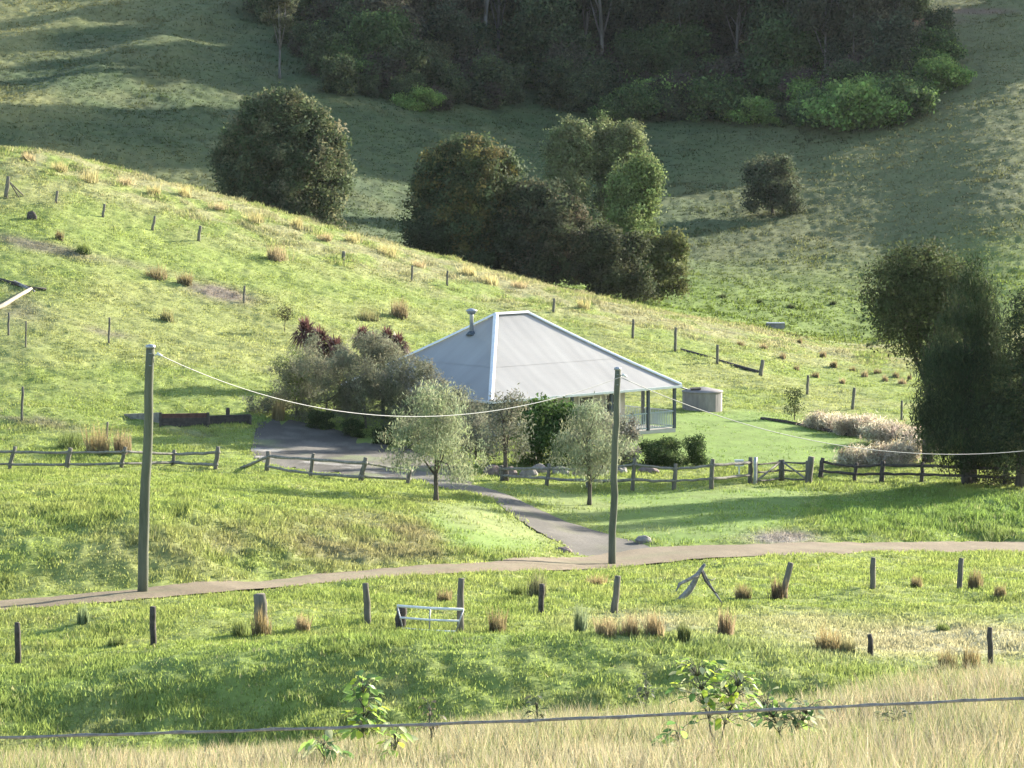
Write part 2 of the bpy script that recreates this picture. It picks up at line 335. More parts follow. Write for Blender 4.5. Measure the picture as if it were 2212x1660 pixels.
# ground colour zones (what grows where, plus some painted light and shade)
def mixc(c, k, col): return c * (1 - k[:, None]) + k[:, None] * np.array(col)
def albedo(x, y, z):
    px, py = project(x, y, z)
    n1 = fbm(x / 7, y / 9, 41, 4); n2 = fbm(x / 1.8, y / 2.6, 42, 3); n3 = fbm(x / 24, y / 30, 43, 3)
    g = lambda cx, cy, rx, ry: np.exp(-((px - cx) / rx) ** 2 - ((py - cy) / ry) ** 2)
    c = np.tile(np.array((.180, .222, .055)), (len(x), 1))
    c = mixc(c, sstep(.42, .72, n1) * .65, (.210, .245, .066))
    c = mixc(c, sstep(.5, .78, n2) * .28, (.225, .230, .090))
    c = mixc(c, (1 - sstep(.25, .45, n2)) * .4, (.120, .172, .038))
    hill = sstep(168, 200, y) * (1 - sstep(262, 272, y))
    c = mixc(c, hill * .35, (.205, .245, .072))
    c = mixc(c, hill * sstep(.5, .7, n1 + .4 * g(420, 720, 330, 90)) * .3, (.265, .240, .115))
    crest = sstep(228, 246, y) * (1 - sstep(262, 268, y)) * sstep(.35, .6, n2)
    c = mixc(c, crest * .6, (.255, .225, .135))
    bankb = np.clip(g(860, 1165, 230, 55) * 1.3 + .7 * g(480, 1190, 260, 60), 0, 1) * sstep(.25, .6, n2 * .6 + n1 * .4)
    c = mixc(c, bankb * .75, (.165, .140, .075))
    c = mixc(c, np.clip(g(880, 1130, 160, 30), 0, 1) * .4, (.19, .16, .08))
    mf = np.exp(-((y - 80.5) / 3.6) ** 2)
    c = mixc(c, mf * .8, (.158, .200, .052))  # mound face tinted darker, adding to its shading by colour
    c = mixc(c, mf * sstep(.5, .7, n2) * .5, (.16, .16, .065))
    c = mixc(c, np.clip(np.exp(-((y - 86.5) / 2.6) ** 2), 0, 1) * .7, (.158, .215, .054))
    pk = np.clip(g(2050, 1385, 330, 40) * 1.4 + g(1400, 1345, 160, 26) * .9 + g(1730, 1340, 120, 25) * .6, 0, 1) * (y < 104)
    c = mixc(c, pk * .8, (.300, .265, .165))
    c = mixc(c, (1 - sstep(40, 52, y)) * .95, (.30, .268, .170))
    c = mixc(c, (1 - sstep(40, 52, y)) * sstep(.5, .75, n2) * .5, (.26, .26, .12))
    lw = look(K_LAWN, x, y)
    c = mixc(c, lw * .8, (.135, .205, .046))
    c = mixc(c, lw * sstep(.45, .7, n1) * .45 * (px < 1780) * (py > 1040), (.25, .25, .11))
    rb = np.exp(-((y - 149) / 8) ** 2) * sstep(1740, 1800, px)
    c = mixc(c, rb * .7, (.115, .195, .042))
    c = mixc(c, np.clip(g(1690, 1162, 70, 14) * 1.5, 0, 1), (.19, .17, .145))
    for cx, cy, rx, ry, k in ((470, 632, 75, 16, .95), (90, 533, 110, 12, .75), (30, 660, 60, 30, .5), (300, 575, 70, 8, .4), (230, 718, 45, 8, .6), (60, 905, 110, 12, .6), (410, 935, 60, 8, .4)):
        c = mixc(c, np.clip(g(cx, cy + (px - cx) * .22, rx, ry) * 1.4, 0, 1) * k * sstep(.25, .5, n2), (.16, .13, .105))
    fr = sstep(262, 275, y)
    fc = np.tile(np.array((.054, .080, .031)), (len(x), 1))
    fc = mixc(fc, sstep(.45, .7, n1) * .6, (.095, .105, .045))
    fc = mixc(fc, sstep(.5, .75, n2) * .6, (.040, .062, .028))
    fc = mixc(fc, sstep(1350, 1750, px) * .6, (.150, .155, .066))  # right slope painted paler, standing in for weak grazing sun
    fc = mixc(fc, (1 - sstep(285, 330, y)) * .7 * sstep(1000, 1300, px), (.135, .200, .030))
    fc = mixc(fc, np.clip(1 - px / 600, 0, 1) * sstep(.3, .5, n3) * .8, (.19, .19, .075))  # upper left painted lighter where sunlit streaks should show
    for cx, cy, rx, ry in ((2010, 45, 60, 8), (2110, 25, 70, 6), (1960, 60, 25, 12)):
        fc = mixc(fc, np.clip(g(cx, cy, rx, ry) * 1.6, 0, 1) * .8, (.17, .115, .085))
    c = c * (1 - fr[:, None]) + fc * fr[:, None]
    return c * (0.86 + .28 * vn(x / .6, y / .8, 44))[:, None]

def build_ground():
    us = np.r_[np.linspace(-1.4, -.42, 8)[:-1], np.linspace(-.42, -.178, 40)[:-1], np.linspace(-.178, .178, 440), np.linspace(.178, .42, 40)[1:], np.linspace(.42, 1.4, 8)[1:]]
    ds = np.r_[np.arange(2, 12, 1.0), np.arange(12, 46, .3), np.arange(46, 70, 1.0), np.arange(70, 262, .25), np.arange(262, 460, .75), np.arange(460, 800, 10.0)]
    X = us[:, None] * ds[None, :]; Y = np.broadcast_to(ds[None, :], X.shape); n, m = X.shape
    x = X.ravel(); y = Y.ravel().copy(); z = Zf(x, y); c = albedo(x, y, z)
    i = np.arange(n - 1)[:, None] * m + np.arange(m - 1)[None, :]; i = i.ravel()
    me = np_mesh('ground', np.c_[x, y, z], np.c_[i, i + m, i + m + 1, i + 1], c, True)
    tag(link('ground', me, M_GROUND), kind='structure')
build_ground()

def draped(name, A, B, n, m, base, spot, lift=.02, ruts=True, rag=.16):
    a = resample(A, n); b = resample(B, n); t = np.linspace(0, 1, m)
    ja = (fbm(a[:, 0] / .9, a[:, 1] / .9, 51, 3) - .5) * rag; jb = (fbm(b[:, 0] / .9, b[:, 1] / .9, 52, 3) - .5) * rag
    tt = t[None, :] * (1 + jb[:, None] - ja[:, None]) + ja[:, None]
    x = a[:, None, 0] * (1 - tt) + b[:, None, 0] * tt; y = a[:, None, 1] * (1 - tt) + b[:, None, 1] * tt
    xr, yr = x.ravel(), y.ravel()
    prof = np.tile(.05 * np.sin(np.pi * t)[None, :], (n, 1)).ravel()
    z = Zs(xr, yr) + lift + prof * (1 - np.repeat(sstep(.88, .97, np.linspace(0, 1, n)), m)) - (.05 if name == 'driveway' else 0) * np.repeat(sstep(.90, .99, np.linspace(0, 1, n)), m) + (fbm(xr / .8, yr / .8, 53, 3) - .5) * .05
    c = np.tile(np.array(base), (n * m, 1)); c = mixc(c, sstep(.38, .7, fbm(xr / 1.5, yr / 2, 54, 4)) * .8, spot)
    if name == 'gravel_yard': c = mixc(c, sstep(.55, .7, fbm(xr / 2.6, yr / 4.5, 57, 3)) * .7, (.13, .15, .065)); c = mixc(c, sstep(.56, .66, fbm(xr / 3.1, yr / 1.2, 58, 3)) * sstep(.55, .85, np.tile(t[None, :], (n, 1)).ravel()), (.30, .28, .25))
    if ruts:
        tr = np.tile(t[None, :], (n, 1)).ravel(); k = np.exp(-((tr - .5) / .12) ** 2) * sstep(.3, .6, fbm(xr / 3, yr / 3, 55, 2))
        c = mixc(c, k * .45, (.14, .14, .07))
    i = (np.arange(n - 1)[:, None] * m + np.arange(m - 1)[None, :]).ravel()
    tag(link(name, np_mesh(name, np.c_[xr, yr, z], np.c_[i, i + m, i + m + 1, i + 1], c, True), M_GRAVEL), kind='structure')
draped('road', ROAD_A, ROAD_B, 500, 14, (.160, .122, .076), (.205, .160, .104))
draped('driveway', DRIVE_A, DRIVE_B, 160, 16, (.100, .090, .074), (.150, .134, .112), .012)
draped('gravel_yard', YARD_A, YARD_B, 140, 60, (.072, .063, .052), (.150, .134, .110), -.012, False, .6)

# ------------------------------------------------------------------ grass (stuff)
def blades(pos, h, lean, w, col, nb, spread, tip=(1.15, 1.1, .95), curve=.5):
    """nb blades at every position: returns triangles"""
    k = len(pos); N = k * nb
    p = np.repeat(pos, nb, 0); p[:, :2] += rng.normal(0, 1, (N, 2)) * np.repeat(spread, nb)[:, None]
    hh = np.repeat(h, nb) * rng.uniform(.55, 1.15, N); a = rng.uniform(0, 2 * np.pi, N)
    ln = np.repeat(lean, nb) * rng.uniform(.2, 1.3, N); ww = np.repeat(w, nb) * rng.uniform(.7, 1.3, N)
    dx, dy = np.cos(a), np.sin(a); b = rng.uniform(0, np.pi, N); wx, wy = np.cos(b) * ww / 2, np.sin(b) * ww / 2
    top = p + np.c_[dx * hh * ln, dy * hh * ln, hh]
    V = np.empty((N, 3, 3)); V[:, 0] = p + np.c_[-wx, -wy, -.03 + 0 * wx]; V[:, 1] = p + np.c_[wx, wy, -.03 + 0 * wx]; V[:, 2] = top
    cc = np.repeat(col, nb, 0) * rng.uniform(.91, 1.09, (N, 1))
    C = np.repeat(cc[:, None, :], 3, 1); C[:, 2] *= np.array(tip)
    return V.reshape(-1, 3), C.reshape(-1, 3)
def grass_obj(name, V, C, mat):
    n = len(V) // 3; N = rng.normal(0, .14, (n, 3)); N[:, 2] = 1; N[:, 1] -= .15; N /= np.linalg.norm(N, axis=1)[:, None]
    return tag(link(name, np_mesh(name, V, np.arange(3 * n).reshape(n, 3), C, True, np.repeat(N, 3, 0)), mat), kind='stuff')
def scatter(n, d0, d1, umax=.172, pw=1.0):
    d = d0 + (d1 - d0) * rng.random(n) ** pw; u = rng.uniform(-umax, umax, n); return u * d, d
def meadow():
    x, y = scatter(270000, 72, 262)
    k = look(K_SOFT, x, y) < .22 + .35 * vn(x / .7, y / .9, 66); k &= rng.random(len(x)) > look(K_LAWN, x, y) * .9
    hx, hy = HOUSE_C[0], HOUSE_C[1]; k &= ((x - hx) ** 2 + (y - hy) ** 2) > 8.5 ** 2
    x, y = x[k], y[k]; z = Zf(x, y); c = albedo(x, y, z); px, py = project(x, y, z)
    n = fbm(x / 2.2, y / 2.6, 61, 3); n2 = vn(x / .8, y / .8, 62)
    hl = sstep(165, 190, y); h = (.045 + .11 * sstep(.42, .75, n) + .06 * n2 * sstep(.5, .8, n2)) * (1 - .45 * hl)
    crest = sstep(230, 246, y); h += crest * .25 * sstep(.5, .8, n2) * sstep(.35, .6, n)
    h += .07 * np.exp(-((y - 79) / 4.5) ** 2) * n2
    bank = np.exp(-((x + 8) / 14) ** 2 - ((y - 116) / 8) ** 2) + np.exp(-((x - 19) / 8) ** 2 - ((y - 148) / 7) ** 2)
    h += .13 * bank * n2 + .30 * np.exp(-((x - 20) / 9) ** 2 - ((y - 145) / 4) ** 2) * n2
    dry = (rng.random(len(x)) < .02 + .30 * crest)
    c[dry] = c[dry] * .4 + np.array((.29, .25, .15)) * .6
    V, C = blades(np.c_[x, y, z], h, .55 + .4 * rng.random(len(x)), .022 + .00022 * y, c * (2.0 - .2 * hl)[:, None], 6, .11 + .0006 * y, (1.06, 1.04, 1.0))
    grass_obj('meadow_grass', V, C, M_GRASS)
def dry_foreground():
    x, y = scatter(75000, 13, 46, .19, .75); z = Zf(x, y); c = albedo(x, y, z)
    n = fbm(x / .9, y / 1.5, 71, 3)
    h = .06 + .22 * sstep(.3, .75, n) * (.55 + .45 * sstep(-.1, .1, x / y))
    g = rng.random(len(x)) < .15 + .45 * sstep(.40, .65, fbm(x / 1.6, y / 2.5, 72, 2)); c[g] = np.array((.17, .205, .07))
    p = rng.random(len(x)) < .15; c[p] = np.array((.36, .29, .18))
    V, C = blades(np.c_[x, y, z], h, .5 + .35 * rng.random(len(x)), .004 + .00022 * y, c * 2.0, 6, .05 + 0 * x, (1.12, 1.08, 1.0))
    grass_obj('dry_grass', V, C, M_STRAW)
def far_grass():
    x, y = scatter(60000, 262, 470, .172)
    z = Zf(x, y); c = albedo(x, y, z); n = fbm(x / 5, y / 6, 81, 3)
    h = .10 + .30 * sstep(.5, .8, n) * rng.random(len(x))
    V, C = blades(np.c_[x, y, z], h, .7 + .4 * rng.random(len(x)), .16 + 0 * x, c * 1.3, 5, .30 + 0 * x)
    grass_obj('hillside_grass', V, C, M_GRASS)

# ------------------------------------------------------------------ plants
def leaf_quads(CO, n, spread, L, Wd, droop=0.0, col=(.06, .09, .03), var=.25, r=None, up=.3, cvar=.25, alt=None, altp=0):
    r = r or rng; C, OUT = CO
    k = len(C); N = k * n
    p = np.repeat(C, n, 0) + r.normal(0, 1, (N, 3)) * spread * np.array((1, 1, .8))
    a = r.normal(0, 1, (N, 3)); a[:, 2] -= droop * 2.2; a /= np.linalg.norm(a, axis=1)[:, None]
    b = r.normal(0, 1, (N, 3)); b[:, 2] *= (1 - up); b -= a * (a * b).sum(1)[:, None]; b /= np.linalg.norm(b, axis=1)[:, None]
    out = np.repeat(OUT, n, 0); g = np.cross(a, b); fl = np.sign((g * out).sum(1)); fl[fl == 0] = 1; b *= fl[:, None]; g *= fl[:, None]
    NV = out * .5 + g * .75 + np.array((0, 0, .1)); NV /= np.linalg.norm(NV, axis=1)[:, None]
    s = r.uniform(.6, 1.3, (N, 1)); a *= s * L / 2; b *= s * Wd / 2
    V = np.empty((N, 4, 3)); V[:, 0] = p - a; V[:, 3] = p + b - a * .1; V[:, 2] = p + a; V[:, 1] = p - b - a * .1
    base = np.tile(np.array(col), (k, 1))
    if alt is not None:
        q = r.random(k) < altp; base[q] = np.array(alt)
    base = base * r.uniform(1 - cvar, 1 + cvar, (k, 1)) * r.uniform(.92, 1.08, (k, 3))
    cc = np.repeat(base, n, 0) * r.uniform(1 - var, 1 + var, (N, 1))
    return V.reshape(-1, 3), np.repeat(cc, 4, 0), np.repeat(NV, 4, 0)
def shell(blobs, dens, r, lo=.62, floor=None):
    out, nn = [], []
    for (cx, cy, cz, rx, ry, rz) in blobs:
        ar = 4 * math.pi * ((rx * ry) ** 1.6 / 3 + (rx * rz) ** 1.6 / 3 + (ry * rz) ** 1.6 / 3) ** (1 / 1.6)
        k = max(3, int(ar * dens)); v = r.normal(0, 1, (k, 3)); v /= np.linalg.norm(v, axis=1)[:, None]
        q = r.uniform(lo, 1.05, (k, 1)); out.append(v * q * np.array((rx, ry, rz)) + np.array((cx, cy, cz))); nn.append(v)
    C = np.concatenate(out); O = np.concatenate(nn)
    if floor is not None: O = O[C[:, 2] > floor]; C = C[C[:, 2] > floor]
    return C, O
def quads_mesh(name, V, C, N=None):
    n = len(V) // 4; return np_mesh(name, V, np.arange(4 * n).reshape(n, 4), C, N is not None, N)
def dome_blobs(w, h, z0, r, n=14, br=.3, top=.5, ecc=1.0):
    """lumps of uneven size spread over an uneven dome of width w, height h standing on z0"""
    B = [(0, 0, z0 + h * .40, w * .28, w * .28 * ecc, h * .34)]
    skew = r.uniform(-.12, .12, 4)
    for i in range(n):
        th = 2 * math.pi * (i * .618034 + r.uniform(-.07, .07)); e = -.55 + 1.5 * ((i * .754877 + r.uniform(-.1, .1)) % 1.0)
        e = min(e, .96); s = r.uniform(.55, 1.35) * br; rad = math.sqrt(max(0, 1 - max(e, 0) ** 2)) * (1 - .30 * max(0, -e)) * r.uniform(.72, 1.06)
        k = 1 + skew[0] * math.cos(th) + skew[1] * math.sin(th)
        x = w / 2 * (1 - s * .75) * rad * math.cos(th) * k; y = w / 2 * ecc * (1 - s * .75) * rad * math.sin(th) * k
        z = z0 + h * (.46 + .54 * e * (1 - s * .55)) if e > 0 else z0 + h * (.46 + .62 * e)
        B.append((x + skew[2] * w * .5 * max(e, 0), y, z, w / 2 * s * r.uniform(.9, 1.25), w / 2 * s * 1.05 * ecc, h * .5 * s * r.uniform(.6, 1.0)))
    return B
def lumpy_dome(w, h, r, n=80, lump=.11, z0=0, jit=(.86, 1.06), prof=((0, .80), (.2, .97), (.4, 1.0), (.6, .93), (.78, .74), (.9, .5), (1, .12))):
    B = [(0, 0, h * .42, w * .34, w * .34, h * .36)]; zz = [q[0] for q in prof]; rr = [q[1] for q in prof]
    for i in range(n):
        t = ((i + .5) / n) ** .85; th = i * 2.399963 + r.uniform(-.3, .3); s = w * lump * r.uniform(.6, 1.35)
        q = float(np.interp(t, zz, rr)) * (w / 2 - s * .7) * r.uniform(*jit)
        B.append((q * math.cos(th), q * math.sin(th), t * (h - s * .8) + s * .3, s * r.uniform(1, 1.3), s * r.uniform(1, 1.3), s * r.uniform(.6, .85)))
    return [(a, b, c + z0, d, e, f) for a, b, c, d, e, f in B]
def trunk_mb(h, r0, blobs, r, limbs=5, lean=.05, forks=1):
    mb = MB(); tops = []
    for f in range(forks):
        ox, oy = (r.uniform(-1, 1) * .25 * r0 * 4, r.uniform(-1, 1) * .25 * r0 * 4) if forks > 1 else (0, 0)
        lx, ly = r.uniform(-lean, lean) * h * (1 + forks * .6), r.uniform(-lean, lean) * h * (1 + forks * .6)
        pts = [(ox + lx * t * t + r.uniform(-.3, .3) * r0, oy + ly * t * t + r.uniform(-.3, .3) * r0, -.25 + (h + .25) * t) for t in np.linspace(0, 1, 7)]
        mb.tube(pts, [r0 * (1.35 if i == 0 else 1) * (1 - .72 * i / 6) / (1 if forks == 1 else 1.25) for i in range(7)], 8, .12, int(r.integers(1e6)))
        tops.append(pts)
    for i in range(limbs):
        b = blobs[int(r.integers(len(blobs)))]; pts = tops[i % len(tops)]; s = Vector(pts[int(r.integers(2, 6))]); e = Vector(b[:3])
        if (e - s).length < .3: continue
        mid = s.lerp(e, .5) + Vector((r.uniform(-.1, .1), r.uniform(-.1, .1), .08)) * (e - s).length
        mb.tube([s, mid, e], [r0 * .42, r0 * .28, r0 * .1], 6, .1, int(r.integers(1e6)))
    return mb
def plant(name, label, cat, loc, w, h, col, seed, z0=0.0, n=14, br=.3, leaf=(.3, .2), per=14, dens=1.2, spread=.3, droop=0., trunk=None, limbs=5, ecc=1.0,
          group=None, blobs=None, bark=None, alt=None, altp=0., mat=None, lo=.62, up=.3, cvar=.25, forks=1, floor=.02):
    r = np.random.default_rng(seed)
    t = thing(name, label, cat, loc, group)
    B = blobs or dome_blobs(w, h - z0, z0, r, n, br, ecc=ecc)
    V, C, NV = leaf_quads(shell(B, dens, r, lo, floor), per, spread, leaf[0], leaf[1], droop, col, .25, r, up, cvar, alt, altp)
    V[:, 2] = np.maximum(V[:, 2], floor * .3)
    link('crown' if trunk else 'foliage', quads_mesh(name + '_crown', V, C, NV), mat or M_LEAF, t)
    if trunk:
        trunk_mb(trunk[1], trunk[0], B, r, limbs, forks=forks).build('trunk', bark or M_BARK, t, True)
    return t
def at(px, py, dmin=70, sink=.06):
    p = hit(px, py, dmin, Zf); p.z -= sink; return p
def at_d(px, d, sink=.1):
    u = ray(px, 600)[0]; x = u * d; return Vector((x, d, float(Zf(x, d)) - sink))
def m_of(pxs, d): return pxs * d / F

def copy_tree(o, loc, rz, sc, label, group=None):
    c = o.copy(); COL.objects.link(c); c.location = loc; c.rotation_euler = (0, 0, rz); c.scale = (sc, sc, sc) if not hasattr(sc, '__len__') else sc
    c['label'] = label
    if group: c['group'] = group
    for ch in o.children:
        k = ch.copy(); COL.objects.link(k); k.parent = c
    return c

# ------------------------------------------------------------------ the farmhouse
e1 = Vector((.747, .665, 0)).normalized(); e2 = Vector((-e1.y, e1.x, 0))
HN = P(1060, 868, 175.0); EZ = HN.z; L1, L2 = 14.6, 13.0
HOUSE_C = HN + e1 * L1 / 2 + e2 * L2 / 2
def H(a, b, z): return Vector((HN.x, HN.y, 0)) + e1 * a + e2 * b + Vector((0, 0, z))
def build_house():
    t = thing('farmhouse', 'low farmhouse with a big pale hipped corrugated iron roof and verandah, among garden trees', 'house', (0, 0, 0))
    FZ = EZ - 2.45
    # roof: eave rectangle, ridge A-B
    A, B = (6.15, 6.55), (8.45, 6.45); RZ = EZ + 4.12
    N, Rr, K, Lc = (0, 0), (L1, 0), (L1, L2), (0, L2)
    faces = [(N, Rr, B, A), (Lc, N, A, A), (K, Lc, A, B), (Rr, K, B, B)]
    vs, fs, uv = [], [], []
    def lerp(p, q, k): return (p[0] + (q[0] - p[0]) * k, p[1] + (q[1] - p[1]) * k)
    for (p, q, r, s) in faces:
        P0, P1 = H(*p, EZ), H(*q, EZ); ax = (P1 - P0).normalized()
        for (k0, k1, lift) in ((0, .40, 0.0), (.397, 1.0, .012)):
            n = 6
            for j in range(n):
                ka, kb = k0 + (k1 - k0) * j / n, k0 + (k1 - k0) * (j + 1) / n
                quad = []
                for (kk, e, f) in ((ka, p, s), (ka, q, r), (kb, q, r), (kb, p, s)):
                    c = lerp(e, f, kk); sag = -.10 * math.sin(math.pi * kk)
                    quad.append(H(c[0], c[1], EZ + (RZ - EZ) * kk + lift + sag))
                if (quad[2] - quad[3]).length < 1e-4: quad = quad[:3]
                b = len(vs); vs += [tuple(v) for v in quad]; fs.append(tuple(range(b, b + len(quad))))
                for v in quad:
                    dlt = v - P0; u_ = dlt.dot(ax); uv.append((u_, (dlt - ax * u_).length))
    me = bpy.data.meshes.new('roof'); me.from_pydata(vs, [], fs); ul = me.uv_layers.new(name='uv')
    for i, l in enumerate(me.loops): ul.data[i].uv = uv[l.vertex_index]
    roof = link('roof', me, M_ROOF, t)
    A3, B3 = H(*A, RZ + .07), H(*B, RZ + .07)
    for (p, q, w) in ((H(0, 0, EZ + .06), A3, .30), (H(L1, 0, EZ + .06), B3, .26), (H(L1, L2, EZ + .06), B3, .26), (H(0, L2, EZ + .06), A3, .26), (A3 - e1 * .1, B3 + e1 * .1, .34)):
        m = MB(); pts = [p.lerp(q, k) + Vector((0, 0, (-.10 * math.sin(math.pi * k) + .035) if p.z < RZ else .02)) for k in np.linspace(0, 1, 9)]
        d = (q - p).normalized(); sdv = d.cross(Vector((0, 0, 1))).normalized()
        ring = []
        for c in pts:
            for (o, zz) in ((-w / 2, -.07), (-w / 4, .015), (0, .045), (w / 4, .015), (w / 2, -.07)): ring.append(c + sdv * o + Vector((0, 0, zz)))
        m.add(ring, [(i * 5 + j, i * 5 + j + 1, i * 5 + j + 6, i * 5 + j + 5) for i in range(8) for j in range(4)])
        m.build('ridge_cap', M_WHITE, roof, True)
    # flue with a cowl
    fl = MB(); c = lerp(lerp(Lc, N, .50), A, .62); base = H(4.7, 7.0, EZ + (RZ - EZ) * .745)
    fl.lathe([(.115, -.5), (.11, 1.05), (.11, 1.18)], base, 14)
    f = fl.build('flue', M_STEEL, roof, True)
    cw = MB(); cw.lathe([(.05, 1.10), (.20, 1.13), (.31, 1.30), (.33, 1.33), (.30, 1.36), (.12, 1.44), (.02, 1.46)], base, 16); cw.build('cowl', M_STEEL, f, True)
    fk = MB(); fk.lathe([(.34, -.06), (.24, .06), (.145, .16)], base, 14); fk.build('flashing', M_BLUEPAINT, f, True)
    # gutter along the eaves
    g = MB()
    for p, q in ((N, Rr), (Rr, K), (K, Lc), (Lc, N)):
        a, b = H(*p, EZ - .05), H(*q, EZ - .05); g.beam(a, b, .10, .13)
    g.build('gutter', M_WHITE, t)
    cl = MB(); cl.add([H(.1, .1, EZ - .14), H(L1 - .1, .1, EZ - .14), H(L1 - .1, L2 - .1, EZ - .14), H(.1, L2 - .1, EZ - .14)], [(0, 3, 2, 1)]); cl.build('verandah_ceiling', M_WALL, t)
    fl = MB(); fl.box(H(L1 / 2, L2 / 2, FZ - .45), (L1 - .5, L2 - .5, .9), e1, e2); fl.build('floor_slab', M_WALL, t)
    # walls of lapped boards
    q0, q1, r0, r1 = 2.3, L1 - 2.3, 2.3, L2 - 2.3
    w = MB(); nb = 14; hz = (EZ - .15 - FZ) / nb
    for i in range(nb):
        w.box(H((q0 + q1) / 2, (r0 + r1) / 2, FZ + hz * (i + .5)), (q1 - q0 - (.02 if i % 2 else 0), r1 - r0 - (.02 if i % 2 else 0), hz), e1, e2)
    w.build('wall', M_WALL, t)
    def opening(a, b, along, z0, z1, wid, nm):
        ex, out = (e1, -e2) if along == 1 else (e2, e1)
        c = H(a, b, (z0 + z1) / 2) + out * .03
        m = MB()
        for s in (-1, 1): m.box(c + ex * s * (wid / 2 - .045), (.09, .07, z1 - z0), ex, out)
        for s in (-1, 1): m.box(c + Vector((0, 0, s * ((z1 - z0) / 2 - .045))), (wid - .18, .066, .09), ex, out)
        if nm == 'window': m.box(c, (wid - .18, .05, .045), ex, out)
        fr = m.build(nm, M_WHITE, t)
        pn = MB(); pn.box(c - out * .012, (wid - .18, .02, z1 - z0 - .18), ex, out); pn.build('pane', M_GLASS, fr)
    for a in (3.6, 9.2, 11.3): opening(a, r0, 1, FZ + .9, FZ + 2.05, 1.2, 'window')
    opening(6.5, r0, 1, FZ + .02, FZ + 2.08, 1.0, 'door')
    for b in (4.2, 8.2): opening(q1, b, 2, FZ + .9, FZ + 2.05, 1.2, 'window')
    # verandah posts and railing
    spots = [(s, .3) for s in (.3, 3.3, 6.3, 9.3, 12.2, L1 - .3)] + [(L1 - .3, b) for b in (2.9, 5.6, 8.3, 10.9, L2 - .3)] + [(.3, b) for b in (3.4, 6.5, 9.6, L2 - .3)]
    for a, b in spots:
        m = MB(); m.box(H(a, b, (FZ + EZ - .14) / 2), (.15, .15, EZ - .14 - FZ), e1, e2); m.build('verandah_post', M_BLUEPAINT, t)
    def rail(p, q):
        m = MB(); a, b = H(*p, FZ), H(*q, FZ)
        for z in (.12, .98): m.beam(a + Vector((0, 0, z)), b + Vector((0, 0, z)), .07, .06)
        k = int((b - a).length / .13)
        for i in range(1, k): m.box(a.lerp(b, i / k) + Vector((0, 0, .55)), (.04, .03, .80), e1, e2)
        m.build('railing', M_RAILPAINT, t)
    for (p, q) in (((9.4, .3), (12.1, .3)), ((12.3, .3), (L1 - .4, .3)), ((L1 - .3, .4), (L1 - .3, 2.8)), ((L1 - .3, 3.0), (L1 - .3, 5.5)), ((L1 - .3, 5.7), (L1 - .3, 8.2)), ((.3, .4), (.3, 3.3)), ((3.4, .3), (6.2, .3))): rail(p, q)
build_house()

def water_tank():
    p = at(1517, 884); t = thing('water_tank', 'squat round concrete rainwater tank with a low conical lid, right of the farmhouse', 'water tank', p)
    r = m_of(85, p.y) / 2
    m = MB(); n = 56; prof = [(r, -.3), (r, 1.14)]
    vs, fs = [], []
    for z in (-.3, .3, .8, 1.14):
        for k in range(n): vs.append(((r + (.022 if k % 4 == 0 else 0)) * math.cos(2 * math.pi * k / n), (r + (.022 if k % 4 == 0 else 0)) * math.sin(2 * math.pi * k / n), z))
    for i in range(3):
        for k in range(n): fs.append((i * n + k, i * n + (k + 1) % n, (i + 1) * n + (k + 1) % n, (i + 1) * n + k))
    m.add(vs, fs); m.build('wall', M_CONC, t)
    l = MB(); l.lathe([(r - .02, 1.12), (r + .07, 1.13), (r + .08, 1.19), (r * .7, 1.29), (r * .3, 1.40), (.05, 1.44)], (0, 0, 0), 40); l.build('lid', M_CONC, t, True)
    h = MB(); h.box((-.45, -.55, 1.375), (.62, .45, .10), (1, 0, .05), (0, 1, .1)); h.build('hatch', M_DARKWOOD, t)
    pp = MB(); pp.tube([(-r - .9, -1.0, 1.75), (-r - .3, -.7, 1.5), (-r + .25, -.5, 1.33)], .05, 8); pp.build('inlet_pipe', M_BLUEPAINT, t, True)
water_tank()

# ------------------------------------------------------------------ poles and cables
def pole(px_b, py_b, px_t, py_t, r0, label):
    b = hit(px_b, py_b, 95, Zf); tp = P(px_t, py_t, b.y)
    t = thing('power_pole', label, 'power pole', b, 'power poles along the dirt road')
    d = tp - b; rr = random.Random(int(px_b))
    pts = [d * k + Vector((rr.uniform(-.03, .03), rr.uniform(-.03, .03), 0)) - Vector((0, 0, .4 if k == 0 else 0)) for k in np.linspace(0, 1, 12)]
    m = MB(); m.tube(pts, [r0 * (1.0 - .22 * i / 11) for i in range(12)], 16, .03, 3); m.build('post', M_POLE, t, True)
    c = MB(); rt = r0 * .78; c.lathe([(rt * 1.16, -.05), (rt * 1.18, .0), (rt * 1.05, .05), (rt * .2, .075)], d, 16); c.build('cap', M_STEEL, t, True)
    i = MB(); q = d + Vector((0, 0, -.28)); i.tube([q + Vector((rt * .8, 0, 0)), q + Vector((rt + .10, 0, .0))], .018, 6)
    i.tube([q + Vector((rt + .07, 0, .06)), q + Vector((rt + .24, 0, -.04))], [.05, .035], 10); i.build('insulator', M_WHITE, t, True)
    for z in (-.22, -.62):
        bt = MB(); bt.tube([d + Vector((-rt * .3, -rt * 1.06, z)), d + Vector((rt * .3, -rt * 1.06, z))], .014, 6); bt.build('bolt', M_STEEL, t)
    return b, tp
PL = pole(307, 1284, 325, 749, .178, 'taller timber power pole with a pale cap, standing before the left paddock')
PR = pole(1322, 1224, 1334, 797, .150, 'slimmer timber power pole beside the driveway mouth, in front of the house roof')
def cable(f, x0, x1, d0, d1, label):
    m = MB(); pts = []
    for x in np.linspace(x0, x1, 70):
        k = (x - x0) / (x1 - x0); pts.append(P(x, f(x), 1 / ((1 - k) / d0 + k / d1)))
    m.tube(pts, .016, 6); o = m.build('power_cable', M_CABLE, None, True)
    tag(o, label, 'power cable', 'power cables')
